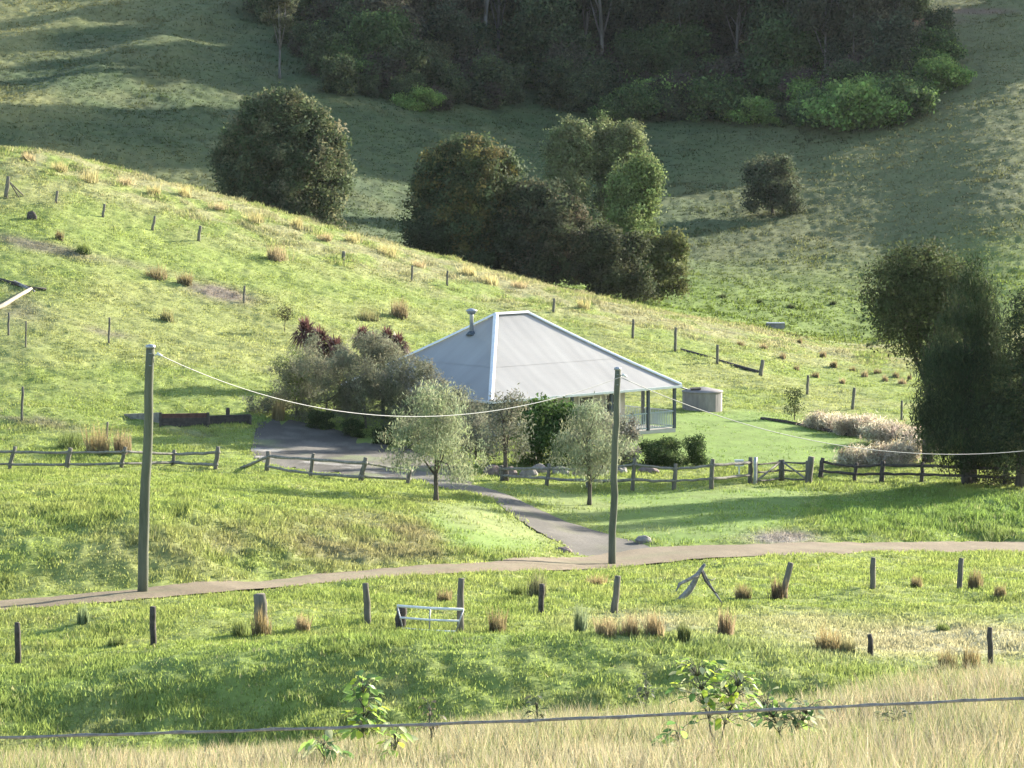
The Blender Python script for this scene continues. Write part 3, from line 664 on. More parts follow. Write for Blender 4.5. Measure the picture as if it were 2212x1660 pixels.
cable(lambda x: 900 - .0285 * (x - 930) - .000436 * (x - 930) ** 2 * (1 if True else 0), 340, 1342, PL[1].y, PR[1].y, 'pale power cable sagging between the two timber poles, across the garden trees')
cable(lambda x: 982 - .000322 * (x - 2060) ** 2, 1342, 2780, PR[1].y, 152, 'pale power cable running right from the slimmer pole, past the dark trees')

# ------------------------------------------------------------------ post and rail fences
def rough_post(mb, b, tp, r, seed, flat=False):
    rr = random.Random(seed); d = tp - b
    pts = [b + d * k + Vector((rr.uniform(-.02, .02), rr.uniform(-.02, .02), 0)) for k in np.linspace(0, 1, 5)]
    pts[0] = b - Vector((0, 0, .35)); mb.tube(pts, [r * 1.05, r * 1.02, r, r * .97, r * .88], 8, .12, seed)
def rough_rail(mb, a, b, r, seed):
    rr = random.Random(seed); pts = []
    for k in np.linspace(0, 1, 7):
        pts.append(a.lerp(b, k) + Vector((0, 0, rr.uniform(-.025, .025) - .03 * math.sin(math.pi * k))))
    mb.tube(pts, [r * rr.uniform(.85, 1.15) for _ in pts], 6, .15, seed)
def post_rail(label, posts, rails, dmin=110, dark=False, r=.10):
    b0 = hit(*posts[0][0], dmin, Zf); t = thing('post_and_rail_fence', label, 'fence', b0, 'post and rail fences in front of the house yard')
    pw = []
    for i, ((bx, by), (tx, ty)) in enumerate(posts):
        b = hit(bx, by, dmin, Zf); tp = P(tx, ty, b.y); pw.append((b - b0, tp - b0))
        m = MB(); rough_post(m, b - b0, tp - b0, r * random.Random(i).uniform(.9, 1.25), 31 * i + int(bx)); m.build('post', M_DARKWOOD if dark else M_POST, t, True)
    for (i, j, hs) in rails:
        for h in hs:
            ha, hb = h if hasattr(h, '__len__') else (h, h)
            a = pw[i][0].lerp(pw[i][1], ha); b = pw[j][0].lerp(pw[j][1], hb); ex = (b - a).normalized() * .14
            off = Vector((0, -.02, 0))
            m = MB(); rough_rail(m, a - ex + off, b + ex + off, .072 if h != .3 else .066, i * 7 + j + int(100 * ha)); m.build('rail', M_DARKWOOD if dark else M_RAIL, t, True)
rl = (.78, .22)
post_rail('grey split rail fence running left from the gap with the slanting rail',
    [((-120, 1010), (-108, 964)), ((20, 1013), (32, 965)), ((142, 1013), (152, 968)), ((261, 1011), (271, 966)), ((373, 1006), (377, 972)), ((464, 1014), (472, 965))],
    [(0, 1, rl), (1, 2, rl), (2, 3, rl), (3, 4, rl), (4, 5, ((.72, .75), .2))])
post_rail('grey split rail fence before the gravel yard, ending at the large olive tree',
    [((576, 1018), (580, 975)), ((669, 1034), (678, 980)), ((778, 1041), (791, 989)), ((880, 1045), (887, 1012))],
    [(0, 1, rl), (1, 2, rl), (2, 3, ((.78, .85), (.25, .3)))])
m = MB(); a, b = hit(520, 1012, 110, Zf), P(578, 987, hit(576, 1018, 110, Zf).y - .15); rough_rail(m, a, b, .08, 5)
tag(m.build('fallen_rail', M_RAIL, None, True), 'loose grey rail slanting down to the grass in the fence gap', 'fence rail')
post_rail('grey split rail fence under the hedges, from the driveway to the timber gate',
    [((1085, 1038), (1083, 1006)), ((1180, 1050), (1187, 1002)), ((1270, 1056), (1278, 1004)), ((1365, 1061), (1372, 990)), ((1455, 1058), (1460, 1002)), ((1536, 1056), (1540, 992)), ((1621, 1046), (1622, 988))],
    [(i, i + 1, (.80, .34)) for i in range(6)], r=.105)
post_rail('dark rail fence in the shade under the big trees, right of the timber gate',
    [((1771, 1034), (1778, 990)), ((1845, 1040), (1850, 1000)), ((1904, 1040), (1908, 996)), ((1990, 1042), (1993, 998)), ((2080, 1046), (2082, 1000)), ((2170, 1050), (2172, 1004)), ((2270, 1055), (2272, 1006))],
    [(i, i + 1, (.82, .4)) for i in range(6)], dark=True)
def timber_gate():
    a = hit(1630, 1047, 110, Zf); c = hit(1746, 1044, 110, Zf); mid = hit(1688, 1041, 110, Zf)
    t = thing('timber_gate', 'weathered double timber gate with crossed braces, between stout posts in the yard fence', 'gate', mid)
    for (p, px, py, r, mt, nm) in ((a, 1632, 988, .085, M_STEEL, 'white_post'), (c, 1752, 987, .17, M_POST, 'strainer_post')):
        m = MB(); rough_post(m, p - mid, P(px, py, p.y) - mid, r, int(px)); m.build(nm, mt, t, True)
    for (s, e, flip, nm) in ((a, mid, False, 'gate_leaf'), (mid, c, True, 'gate_leaf')):
        s2 = s.lerp(e, .06) - mid; e2_ = s.lerp(e, .95) - mid; H_ = 1.12
        U = lambda v, h: v + Vector((0, 0, h))
        m = MB()
        for v in (s2, e2_): m.tube([U(v, .05), U(v, H_)], .075, 8, .1, 2)
        for h in (.18, .60, 1.0): rough_rail(m, U(s2, h), U(e2_, h), .05, int(h * 100))
        m2 = MB(); p0, p1 = (U(s2, .18), U(e2_, 1.0)) if not flip else (U(s2, 1.0), U(e2_, .18)); m2.tube([p0 + Vector((0, -.07, 0)), p1 + Vector((0, -.07, 0))], .05, 6)
        lf = m.build(nm, M_POST, t, True); m2.build('brace', M_RAIL, lf, True)
timber_gate()
def small_box():
    p = hit(1600, 1003, 110, Zf); q = P(1597, 1001, hit(1621, 1046, 110, Zf).y - .1)
    m = MB(); m.box(q, (.42, .16, .30)); m.box(q + Vector((-.02, -.05, .16)), (.46, .26, .03)); m.box(q + Vector((0, .1, -.3)), (.07, .07, .5))
    tag(m.build('meter_box', M_WHITE, None), 'small white box fixed on the yard fence just left of the timber gate', 'box')
small_box()

# ------------------------------------------------------------------ single posts of the wire fences
def post(bx, by, tx, ty, wpx, label, group, mat=None, dmin=70, name='fence_post'):
    b = hit(bx, by + 3, dmin, Zf); tp = P(tx, ty, b.y); r = m_of(wpx, b.y) / 2
    m = MB(); rough_post(m, Vector((0, 0, 0)), tp - b, r, int(bx * 3 + by)); o = m.build(name, mat or M_POST, None, True); o.location = b
    return tag(o, label, 'fence post', group)
GF = 'posts of the wire fences on the near side of the dirt road'
for a in ((38, 1430, 38, 1345, 14, 'dark post casting a short shadow, nearest the left edge below the road', GF, M_DARKWOOD),
          (332, 1392, 329, 1311, 15, 'dark post directly below the foot of the taller power pole', GF, M_DARKWOOD),
          (566, 1368, 562, 1284, 30, 'thick pale topped strainer post standing in a clump of long grass', GF, M_POST),
          (795, 1344, 791, 1260, 15, 'plain grey post between the strainer post and the steel gate', GF, M_POST),
          (995, 1362, 996, 1250, 15, 'tall grey post at the right end of the steel gate', GF, M_POST),
          (1169, 1325, 1171, 1262, 13, 'dark post with bushy regrowth behind it, right of the steel gate', GF, M_DARKWOOD),
          (1324, 1322, 1336, 1245, 15, 'leaning brown post with a rounded top, below the slimmer power pole', GF, M_POST),
          (1690, 1290, 1708, 1216, 15, 'leaning post with a brown tussock at its foot, right of the dead branch', GF, M_POST),
          (1884, 1270, 1887, 1205, 12, 'upright post casting a long thin shadow on the green flat', GF, M_POST),
          (2073, 1271, 2076, 1206, 12, 'upright post among tussocks near the road, second from the right edge', GF, M_POST),
          (1881, 1416, 1879, 1371, 12, 'short dark post in the pinkish dry grass', GF, M_DARKWOOD),
          (2141, 1438, 2138, 1356, 12, 'tall dark post in dry grass nearest the right edge', GF, M_DARKWOOD)):
    post(*a)
GH = 'posts of the wire fences on the sunny hill'
for a in ((12, 425, 18, 381, 9, 'propped corner post with slanting stays high on the hill at the left edge', GH),
          (120, 436, 124, 413, 6, 'short grey post just right of the propped corner post', GH),
          (222, 466, 226, 441, 6, 'grey post high on the hill above the bare dirt scar', GH),
          (329, 494, 335, 467, 6, 'leaning grey post on the upper hill, left of the post with a reddish tuft', GH),
          (428, 518, 433, 488, 7, 'grey post with a reddish tuft at its top, on the upper hill', GH),
          (526, 652, 528, 618, 5, 'thin post at the end of the bare eroded scar', GH),
          (235, 740, 237, 686, 5, 'thin tall stake on the pale dirt patch in the left paddock', GH),
          (55, 748, 56, 694, 4, 'thin stake below the pale fallen logs', GH),
          (18, 722, 19, 676, 5, 'thin stake at the left edge below the pale fallen logs', GH),
          (47, 905, 49, 836, 6, 'tall thin stake on the brown bank at the left edge', GH),
          (230, 948, 232, 912, 5, 'thin stake in the reeds behind the left split rail fence', GH),
          (741, 560, 743, 543, 8, 'stubby pale post on the ridge above the red cordylines', GH),
          (889, 606, 891, 574, 5, 'thin post on the ridge between the pale stub and the flue', GH),
          (966, 615, 967, 585, 5, 'thin post on the ridge just left above the flue', GH),
          (1195, 672, 1197, 645, 6, 'post on the ridge behind the top of the house roof', GH),
          (1367, 728, 1368, 690, 6, 'post on the ridge above the right roof hip', GH),
          (1458, 756, 1460, 708, 6, 'tall post at the top end of the dark ditch', GH),
          (1549, 783, 1550, 745, 6, 'upright post beside the middle of the dark ditch', GH),
          (1642, 810, 1648, 778, 9, 'leaning stumpy post at the lower end of the dark ditch', GH),
          (1743, 850, 1746, 811, 6, 'leaning post just above the small sapling', GH),
          (1840, 882, 1846, 838, 7, 'curved leaning post above the pink bushes', GH),
          (1947, 905, 1949, 866, 5, 'slim post by the left edge of the big dark trees', GH)):
    post(*a, dmin=150)
def stays():
    b = hit(15, 425, 150, Zf); m = MB(); s = P(20, 393, b.y)
    for (px, py) in ((52, 424), (42, 428)):
        m.tube([s - b, s.lerp(hit(px, py, 150, Zf), .5) - b, hit(px, py, 150, Zf) - b], [.05, .055, .05], 6, .1, px)
    o = m.build('fence_stay', M_POST, None, True); o.location = b; tag(o, 'pair of slanting timber stays leaning on the propped corner post', 'fence stay')
stays()
def steel_gate():
    a = hit(866, 1362, 80, Zf); b = hit(1000, 1366, 80, Zf)
    m = MB(); rough_post(m, Vector((0, 0, 0)), P(867, 1312, a.y) - a, m_of(25, a.y) / 2, 4); o = m.build('strainer_post', M_DARKWOOD, None, True); o.location = a
    tag(o, 'thick dark stub post at the left end of the steel gate', 'fence post', GF)
    t = thing('steel_gate', 'low pale tubular steel farm gate of three bars, between stub post and tall post', 'gate', a)
    tl, tr = P(858, 1309, a.y - .25), P(1001, 1317, b.y - .3); bl, br = P(870, 1358, a.y - .25), P(985, 1365, b.y - .3)
    for k, nm in ((0, 'top_bar'), (.52, 'bar'), (1.0, 'bar')):
        m = MB(); m.tube([tl.lerp(bl, k) - a, (tl.lerp(bl, k) + tr.lerp(br, k)) / 2 - a + Vector((0, 0, -.02)), tr.lerp(br, k) - a], .032 if k else .04, 8); m.build(nm, M_WHITE, t, True)
    for k in (0.0, .5, 1.0):
        m = MB(); p, q = tl.lerp(tr, k) - a, bl.lerp(br, k) - a; m.tube([p, q], .022, 8); m.build('upright', M_STEEL, t, True)
steel_gate()
def fence_wire():
    m = MB(); pts = []
    for x in np.linspace(-900, 3100, 60):
        k = (x + 900) / 4000; y = 1598 + (1515 - 1598) * x / 2212 + 6 * math.sin(x / 620) - 4; pts.append(P(x, y, 7.2 + .5 * k))
    m.tube(pts, .0036, 6, .12, 3); m.tube([p + Vector((0, .003 * math.sin(i * 2), .003 * math.cos(i * 2))) for i, p in enumerate(pts)], .0028, 6)
    tag(m.build('fence_wire', M_WIRE, None, True), 'thin grey fence wire stretched across the dry grass nearest the viewer', 'fence wire')
fence_wire()

# ------------------------------------------------------------------ timber, rocks and odds and ends
def rock(c, sx, sy, sz, seed, name, mat, label, cat, group=None, rz=0):
    r = np.random.default_rng(seed); n, mth = 14, 9; vs = []; off = r.uniform(0, 50)
    for i in range(mth + 1):
        th = math.pi * i / mth
        for k in range(n):
            ph = 2 * math.pi * k / n; x, y, z = math.sin(th) * math.cos(ph), math.sin(th) * math.sin(ph), math.cos(th)
            q = .72 + .55 * float(fbm(np.array([x * 1.3 + off]), np.array([y * 1.3 + z * 1.7 + off]), seed, 3)[0])
            X, Y = x * sx / 2 * q, y * sy / 2 * q; vs.append((X * math.cos(rz) - Y * math.sin(rz), X * math.sin(rz) + Y * math.cos(rz), z * sz / 2 * q + sz * .22))
    fs = [(i * n + k, i * n + (k + 1) % n, (i + 1) * n + (k + 1) % n, (i + 1) * n + k) for i in range(mth) for k in range(n)]
    o = MB().add(vs, fs).build(name, mat, None); o.location = c; return tag(o, label, cat, group)
GR = 'rocks edging the garden behind the yard fence'
M_ROCKP = mat_noise('pinkish_rock', (.14, .10, .09), (.26, .20, .175), 3, (1, 1, 1), .9, .2, .8, .05)
for i, (px, py, w, h, mt, lab) in enumerate(((1062, 1028, 38, 26, M_ROCKP, 'pinkish rock at the driveway end of the garden edge'), (1100, 1030, 34, 24, M_ROCKP, 'pinkish rock behind the trunk of the grey garden tree'),
        (1140, 1030, 40, 20, M_ROCK, 'low pale rock between the grey tree and the next fence post'), (1165, 1022, 36, 22, M_ROCK, 'bright pale rock under the dark green shrub'), (1212, 1026, 40, 20, M_ROCK, 'flat pale rock just right of the middle fence post'),
        (1252, 1030, 34, 18, M_ROCKP, 'small pinkish rock left of the right hand olive tree trunk'), (1295, 1026, 38, 22, M_ROCK, 'pale rock just right of the right hand olive tree trunk'), (1340, 1024, 34, 18, M_ROCK, 'pale rock behind the slimmer power pole'), (1400, 1020, 46, 14, M_ROCKP, 'flat brownish rock in front of the clipped hedge'))):
    p = at(px, py, 110); rock(p, m_of(w, p.y), .7, m_of(h, p.y) * 1.5, 100 + i, 'rock', mt, lab, 'rock', GR)
for px, py, w, h, mt, lab in ((1215, 1193, 40, 12, M_ROCKP, 'brown stone at the left corner of the driveway mouth'), (1390, 1170, 34, 14, M_ROCK, 'pale stone at the right side of the driveway mouth'), (68, 474, 22, 16, M_DARKWOOD, 'dark boulder on the upper hill above the bare scar')):
    p = at(px, py, 110); rock(p, m_of(w, p.y), .6, m_of(h, p.y) * 1.6, 140 + px, 'stone', mt, lab, 'rock')
def dead_branch():
    b = hit(1500, 1303, 90, Zf); t = thing('dead_branch', 'silvery dead forked branch propped up like a trestle on the grass below the road', 'dead branch', b)
    Q = lambda x, y, dy=0: P(x, y, b.y + dy) - b
    m = MB(); m.tube([Q(1523, 1219), Q(1514, 1231), Q(1508, 1241), Q(1498, 1262), Q(1489, 1276), Q(1474, 1291), Q(1462, 1299), Q(1440, 1306, -.4)], [.045, .06, .075, .085, .10, .085, .07, .03], 10, .22, 3); m.build('trunk', M_SILVER, t, True)
    m = MB(); m.tube([Q(1509, 1240), Q(1496, 1248, -.2), Q(1484, 1254, -.4), Q(1468, 1262, -.6), Q(1460, 1278, -.8)], [.065, .06, .055, .045, .02], 8, .2, 5); m.build('limb', M_SILVER, t, True)
    m = MB(); m.tube([Q(1515, 1230), Q(1527, 1251, .3), Q(1533, 1263, .3), Q(1545, 1282, .2), Q(1563, 1308, 0)], [.055, .042, .045, .036, .022], 8, .2, 8); m.build('limb', M_SILVER, t, True)
    m = MB(); m.tube([Q(1516, 1236), Q(1524, 1256, -.3), Q(1540, 1276, -.4), Q(1552, 1284, -.4)], [.04, .035, .028, .012], 8, .2, 9); m.build('limb', M_DARKWOOD, t, True)
    m = MB(); m.tube([Q(1527, 1251, .3), Q(1538, 1254, .4), Q(1546, 1250, .5)], [.025, .018, .008], 6, .2, 10); m.build('twig', M_SILVER, t, True)
dead_branch()
def pale_logs():
    for (pts, r, lab) in (([(-30, 682), (10, 662), (45, 640), (68, 628)], .16, 'pale bleached log curving down to the left edge of the paddock'), ([(30, 612), (52, 622), (74, 632)], .12, 'short white topped log above the curving pale log'), ([(-10, 606), (30, 616), (70, 626), (100, 628)], .14, 'dark fallen log above the pale logs at the left edge')):
        w = [hit(a, b, 150, Zf) + Vector((0, 0, r * .6)) for a, b in pts]; m = MB(); m.tube([p - w[0] for p in w], [r * (1 - .12 * i) for i in range(len(w))], 9, .15, len(pts))
        o = m.build('fallen_log', M_DARKWOOD if 'dark' in lab else M_SILVER if 'short' in lab else mat_noise('bleached_wood', (.24, .20, .14), (.38, .33, .245), 5), None, True); o.location = w[0]; tag(o, lab, 'log')
    for (pts, r, lab) in (([(1470, 757), (1520, 770), (1580, 788), (1640, 806)], .11, 'dark log line lying along the ditch on the right hill slope'),
                          ([(1645, 906), (1700, 914), (1760, 926), (1830, 942)], .12, 'dark timber edging along the lawn beside the pink bushes'),):
        w = [hit(a, b, 150, Zf) + Vector((0, 0, r * .3)) for a, b in pts]; m = MB(); m.tube([p - w[0] for p in w], r, 8, .25, len(lab))
        o = m.build('log_edging', M_DARKWOOD, None, True); o.location = w[0]; tag(o, lab, 'log')
pale_logs()
def retaining_wall():
    b0 = hit(400, 926, 120, Zf); t = thing('retaining_wall', 'low dark timber sleeper retaining wall with a reddish middle bay, left of the gravel yard', 'retaining wall', b0)
    segs = [((268, 899), (345, 915), 4, 24, M_RAIL), ((345, 922), (448, 922), 28, 30, M_REDWOOD), ((452, 918), (541, 917), 20, 22, M_DARKWOOD)]
    for (p, q, h0, h1, mt) in segs:
        a, b = hit(*p, 120, Zf), hit(*q, 120, Zf); y = (a.y + b.y) / 2
        for k in range(3):
            m = MB(); a0, a1 = m_of(h0, y) * k / 3, m_of(h0, y) * (k + 1) / 3 - .012; c0, c1 = m_of(h1, y) * k / 3, m_of(h1, y) * (k + 1) / 3 - .012
            th = Vector((0, .12 + .012 * k, 0)); a_, b_ = a - b0, b - b0; Z = lambda v, z: v + Vector((0, 0, z - (.2 if z == 0 else 0)))
            m.add([Z(a_, a0), Z(b_, c0), Z(b_, c1), Z(a_, a1), Z(a_, a0) + th, Z(b_, c0) + th, Z(b_, c1) + th, Z(a_, a1) + th], [(0, 1, 2, 3), (7, 6, 5, 4), (3, 2, 6, 7), (0, 4, 5, 1), (0, 3, 7, 4), (1, 5, 6, 2)])
            m.build('sleeper', mt if k == 2 or mt is M_RAIL else M_DARKWOOD, t)
    for (px, py, h) in ((347, 921, 30), (450, 922, 31), (541, 918, 22), (493, 900, 0)):
        if not h: continue
        p = hit(px, py, 120, Zf); m = MB(); m.box(p - b0 + Vector((0, -.07, m_of(h, p.y) / 2 - .1)), (.14, .13, m_of(h, p.y) + .2)); m.build('post', M_DARKWOOD, t)
    return t
retaining_wall()
post(492, 905, 493, 881, 9, 'dark stub standing on the lawn right behind the retaining wall', GH, M_DARKWOOD, 150)
def trough():
    p = at(1675, 710, 255, 0.0); t = thing('water_trough', 'low pale water trough in the green valley behind the hill', 'trough', p)
    m = MB(); L, w, h = m_of(38, p.y), .8, .42
    for s in (-1, 1): m.box((0, s * w / 2, h / 2), (L, .1, h)); m.box((s * L / 2, 0, h / 2), (.1, w - .1, h))
    m.box((0, 0, .06), (L - .1, w - .1, .1)); m.build('basin', M_CONC, t)
    m = MB(); m.box((0, 0, h - .08), (L - .12, w - .12, .02)); m.build('water', M_GLASS, t)
    m = MB(); m.box((0, -.1, h + .05), (L * 1.02, w * 1.1, .07)); m.build('cover', M_STEEL, t)
trough()

# ------------------------------------------------------------------ garden trees and shrubs near the house
OLIVE, GREYOL, DKGREEN, LIME = (.215, .25, .14), (.185, .19, .125), (.060, .110, .030), (.11, .17, .04)
def garden(name, label, cat, px, py, wpx, hpx, col, seed, d=None, **k):
    p = at(px, py, 100) if d is None else at_d(px, d); return plant(name, label, cat, p, m_of(wpx, p.y), m_of(hpx, p.y), col, seed, **k)
GG = 'grey green shrubs massed left of the house'
nl = dict(leaf=(.18, .038), per=48, dens=3.0, cvar=.18, spread=.19, droop=.3, br=.36, mat=M_AIRY, lo=.45)
garden('tall_shrub', 'grey green shrub at the left end of the mass, above the straw clump', 'shrub', 640, 900, 150, 150, GREYOL, 1, trunk=(.07, 1.6), group=GG, **nl, alt=(.09, .13, .03), altp=.2)
garden('tall_shrub', 'tall grey green shrub in front of the leftmost red cordyline', 'shrub', 705, 910, 165, 190, GREYOL, 2, trunk=(.08, 1.9), group=GG, **nl)
garden('tall_shrub', 'tallest grey green shrub, in front of the pair of red cordylines', 'shrub', 790, 925, 185, 210, GREYOL, 3, trunk=(.08, 2.0), group=GG, **nl)
garden('tall_shrub', 'grey green shrub covering the left corner of the house roof', 'shrub', 868, 950, 165, 190, (.155, .162, .105), 4, trunk=(.07, 1.8), group=GG, **nl)
garden('tall_shrub', 'wispy grey shrub in front of the shaded roof face', 'shrub', 945, 965, 140, 150, (.16, .165, .11), 5, trunk=(.06, 1.5), group=GG, **nl)
garden('olive_shrub', 'small spreading olive shrub at the left end of the garden, above the retaining wall', 'shrub', 562, 893, 78, 42, GREYOL, 6, leaf=(.16, .06), per=22, dens=4, spread=.14)
cl = dict(leaf=(.10, .06), per=26, dens=9, spread=.09, br=.34, n=18)
GB = 'clipped round bushes along the gravel yard'
for px, py, w, h, s, lab in ((690, 927, 68, 46, 7, 'largest clipped round bush at the left of the row along the gravel'), (762, 945, 60, 40, 8, 'middle clipped round bush of the row along the gravel'), (824, 962, 50, 42, 9, 'right clipped round bush of the row, beside the big olive tree')):
    garden('round_bush', lab, 'bush', px, py, w, h, (.055, .075, .026), s, group=GB, **cl)
ol = dict(leaf=(.19, .036), per=50, dens=2.3, spread=.22, droop=.7, br=.36, cvar=.15, alt=(.25, .275, .16), altp=.3, mat=M_AIRY, lo=.4)
GO = 'pale olive garden trees standing before the yard fence'
p = at(940, 1082, 100); w, h = m_of(222, p.y), m_of(258, p.y)
plant('garden_tree', 'large pale olive weeping tree standing on the grass left of the driveway', 'tree', p, w, h, OLIVE, 11, z0=m_of(40, p.y), trunk=(.12, h * .75), limbs=9, group=GO, blobs=lumpy_dome(w, h - m_of(40, p.y), np.random.default_rng(21), 26, .13, m_of(40, p.y), (.55, 1.2), prof=((0, .62), (.12, .92), (.3, 1.0), (.5, .88), (.7, .66), (.88, .4), (1, .1))), **ol)
p = at(1272, 1091, 100); w, h = m_of(168, p.y), m_of(228, p.y)
plant('garden_tree', 'smaller pale olive tree with a leaning trunk, just left of the slimmer power pole', 'tree', p, w, h, (.215, .245, .15), 12, z0=m_of(62, p.y), trunk=(.12, h * .72), limbs=9, group=GO, blobs=lumpy_dome(w, h - m_of(55, p.y), np.random.default_rng(22), 22, .14, m_of(55, p.y), (.5, 1.25), prof=((0, .62), (.12, .92), (.3, 1.0), (.5, .88), (.7, .66), (.88, .4), (1, .1))), **ol)
garden('garden_tree', 'grey brown thin tree between the two olive trees', 'tree', 1090, 1040, 120, 200, (.16, .165, .11), 13, trunk=(.12, 3.6), z0=m_of(45, 158), forks=2, group=GO, leaf=(.20, .06), per=22, dens=3.0, spread=.2, droop=.3, br=.34)
garden('dense_shrub', 'dark green dense shrub under the eave in the middle of the house front', 'shrub', 1180, 1008, 165, 155, DKGREEN, 14, leaf=(.20, .12), per=18, dens=4.5, spread=.17, br=.32, alt=(.10, .15, .04), altp=.2, n=20)
garden('pale_shrub', 'pale grey leafy tree behind the smaller olive tree, touching the eave', 'shrub', 1275, 1004, 120, 140, (.19, .205, .135), 15, trunk=(.08, 2.2), leaf=(.2, .08), per=20, dens=3.4, spread=.18, br=.34)
garden('pale_shrub', 'narrow pale silvery shrub beside the pole, in front of the railing', 'shrub', 1362, 1006, 50, 110, (.19, .19, .15), 16, leaf=(.18, .07), per=20, dens=4, spread=.14, br=.36)
garden('clipped_hedge', 'wide clipped hedge with a light top in front of the verandah', 'hedge', 1428, 1007, 108, 66, (.060, .095, .030), 17, n=26, leaf=(.10, .06), per=26, dens=8, spread=.10, br=.42, alt=(.13, .17, .06), altp=.25)
garden('clipped_hedge', 'narrow rounded hedge at the right end of the verandah', 'hedge', 1502, 1006, 56, 72, (.055, .09, .028), 18, n=20, leaf=(.10, .06), per=26, dens=8, spread=.10, br=.42)
garden('garden_shrub', 'leafy yellow green shrub at the foot of the dark green shrub', 'shrub', 1145, 1005, 70, 60, (.12, .16, .045), 19, leaf=(.2, .09), per=16, dens=5, spread=.15)
garden('wispy_shrub', 'wispy silvery shrub between the largest olive tree and the grey brown tree', 'shrub', 1028, 1004, 100, 150, (.19, .195, .135), 22, trunk=(.06, 1.6), **nl)
garden('wispy_shrub', 'wispy pale shrub filling the gap between the smaller olive tree and the pole', 'shrub', 1322, 1006, 80, 120, (.20, .205, .15), 23, trunk=(.06, 1.4), **nl)
garden('sapling', 'small round headed sapling in the paddock above the lawn edging', 'tree', 1716, 908, 52, 74, (.065, .085, .030), 20, z0=.35, trunk=(.04, 1.2), leaf=(.14, .07), per=16, dens=4, spread=.14)
garden('sapling', 'thin sapling with a small flat crown on the hill left of the red cordylines', 'tree', 615, 722, 34, 60, (.10, .10, .045), 21, z0=.9, trunk=(.03, 1.3), leaf=(.14, .07), per=10, dens=2.5, spread=.14)
GP = 'pale pink feathery bushes along the lawn edge'
pk = dict(leaf=(.30, .04), per=46, dens=4.5, spread=.22, br=.45, mat=M_AIRY, cvar=.35, alt=(.30, .25, .16), altp=.25, droop=-.35)
for i, (px, py, w, h, lab) in enumerate(((1784, 927, 80, 32, 'pale pink feathery bush at the upper left end of the row'), (1850, 940, 105, 38, 'wide pale pink feathery bush second from the top of the row'), (1918, 960, 115, 44, 'largest pale pink feathery bush in the middle of the row'), (1985, 972, 105, 40, 'pale pink feathery bush touching the dark trees'),
        (1858, 1008, 108, 36, 'low pale pink feathery bush by the fence just right of the timber gate'), (1932, 1004, 110, 42, 'pale pink feathery bush by the fence under the end of the cable'))):
    garden('feathery_bush', lab, 'bush', px, py, w, h, (.58, .51, .38), 30 + i, group=GP, **pk)
def cordyline(px, d, py_t, wpx, label, seed, heads=2):
    r = np.random.default_rng(seed); b = at_d(px, d); t = thing('cordyline', label, 'palm like plant', b, 'red cordylines behind the shrubs')
    top = P(px, py_t, d) - b; rad = m_of(wpx, d) / 2; ms = MB(); Vs, Cs = [], []
    for hd in range(heads):
        c = Vector((top.x + (hd - (heads - 1) / 2) * rad * .7, r.uniform(-.3, .3), top.z - rad * (.9 + .4 * hd)))
        ms.tube([(0, 0, -.3), (c.x * .5, c.y * .5, c.z * .5), tuple(c)], [.08, .07, .06], 7, .1, seed)
        n = 300; a = r.uniform(0, 2 * np.pi, n); el = r.uniform(-.7, 1.35, n); L = rad * r.uniform(.8, 1.15, n)
        dr = np.c_[np.cos(a) * np.cos(el), np.sin(a) * np.cos(el), np.sin(el)]; sd_ = np.c_[-np.sin(a), np.cos(a), 0 * a] * .045
        p0 = np.array(c) + 0 * dr; p1 = p0 + dr * (L * .55)[:, None]; p2 = p0 + dr * L[:, None] - np.c_[0 * a, 0 * a, .45 * L * np.cos(el)]
        V = np.stack([p0 - sd_ * .5, p0 + sd_ * .5, p1 + sd_, p1 - sd_, p1 - sd_, p1 + sd_, p2 + sd_ * .15, p2 - sd_ * .15], 1).reshape(-1, 3)
        col = np.where((el < -.2)[:, None], np.array((.17, .13, .085)), np.array((.115, .058, .050))) * r.uniform(.6, 1.4, (n, 1)); Vs.append(V); Cs.append(np.repeat(col, 8, 0))
    link('leaves', quads_mesh('cordyline_leaves', np.concatenate(Vs), np.concatenate(Cs)), M_GLOSSLEAF, t); ms.build('trunk', M_BARK, t, True)
cordyline(692, 192, 682, 92, 'leftmost red leaved cordyline, with a dense maroon head', 1, 3)
cordyline(796, 194, 700, 66, 'middle red leaved cordyline rising out of the grey shrubs', 2, 2)
cordyline(848, 195, 702, 70, 'red leaved cordyline nearest the house roof', 3, 2)

# big trees at the right edge
GT = 'big dark trees at the right edge'
rb = dict(leaf=(.19, .10), per=44, dens=2.2, spread=.33, group=GT, alt=(.088, .105, .042), altp=.25)
p = at_d(2010, 172); s = p.y / F
plant('large_tree', 'broad round headed dark tree left of the tall leaning one, at the right edge', 'tree', p, 9, 11, (.070, .086, .037), 41, trunk=(.28, 8.2), limbs=9, bark=M_BARK, **rb, floor=1.0,
      blobs=[((1985 - 2010) * s + a * s, b, (ZC - p.z - (c - 200) * s), w * s, w * s * .95, hh * s) for a, b, c, w, hh in
             ((0, 0, 640, 90, 95), (-70, .5, 620, 48, 62), (40, 0, 590, 70, 62), (-20, -1, 570, 62, 48), (75, 0, 660, 60, 90), (-30, 1, 700, 60, 70), (30, 0, 750, 48, 60), (60, .5, 830, 45, 80), (-55, -.6, 680, 45, 50), (10, -1.2, 610, 50, 45), (90, 1, 720, 70, 80), (-90, 0, 655, 28, 40), (60, 0, 920, 60, 60))])
p = at(2095, 1044, 110); s = p.y / F
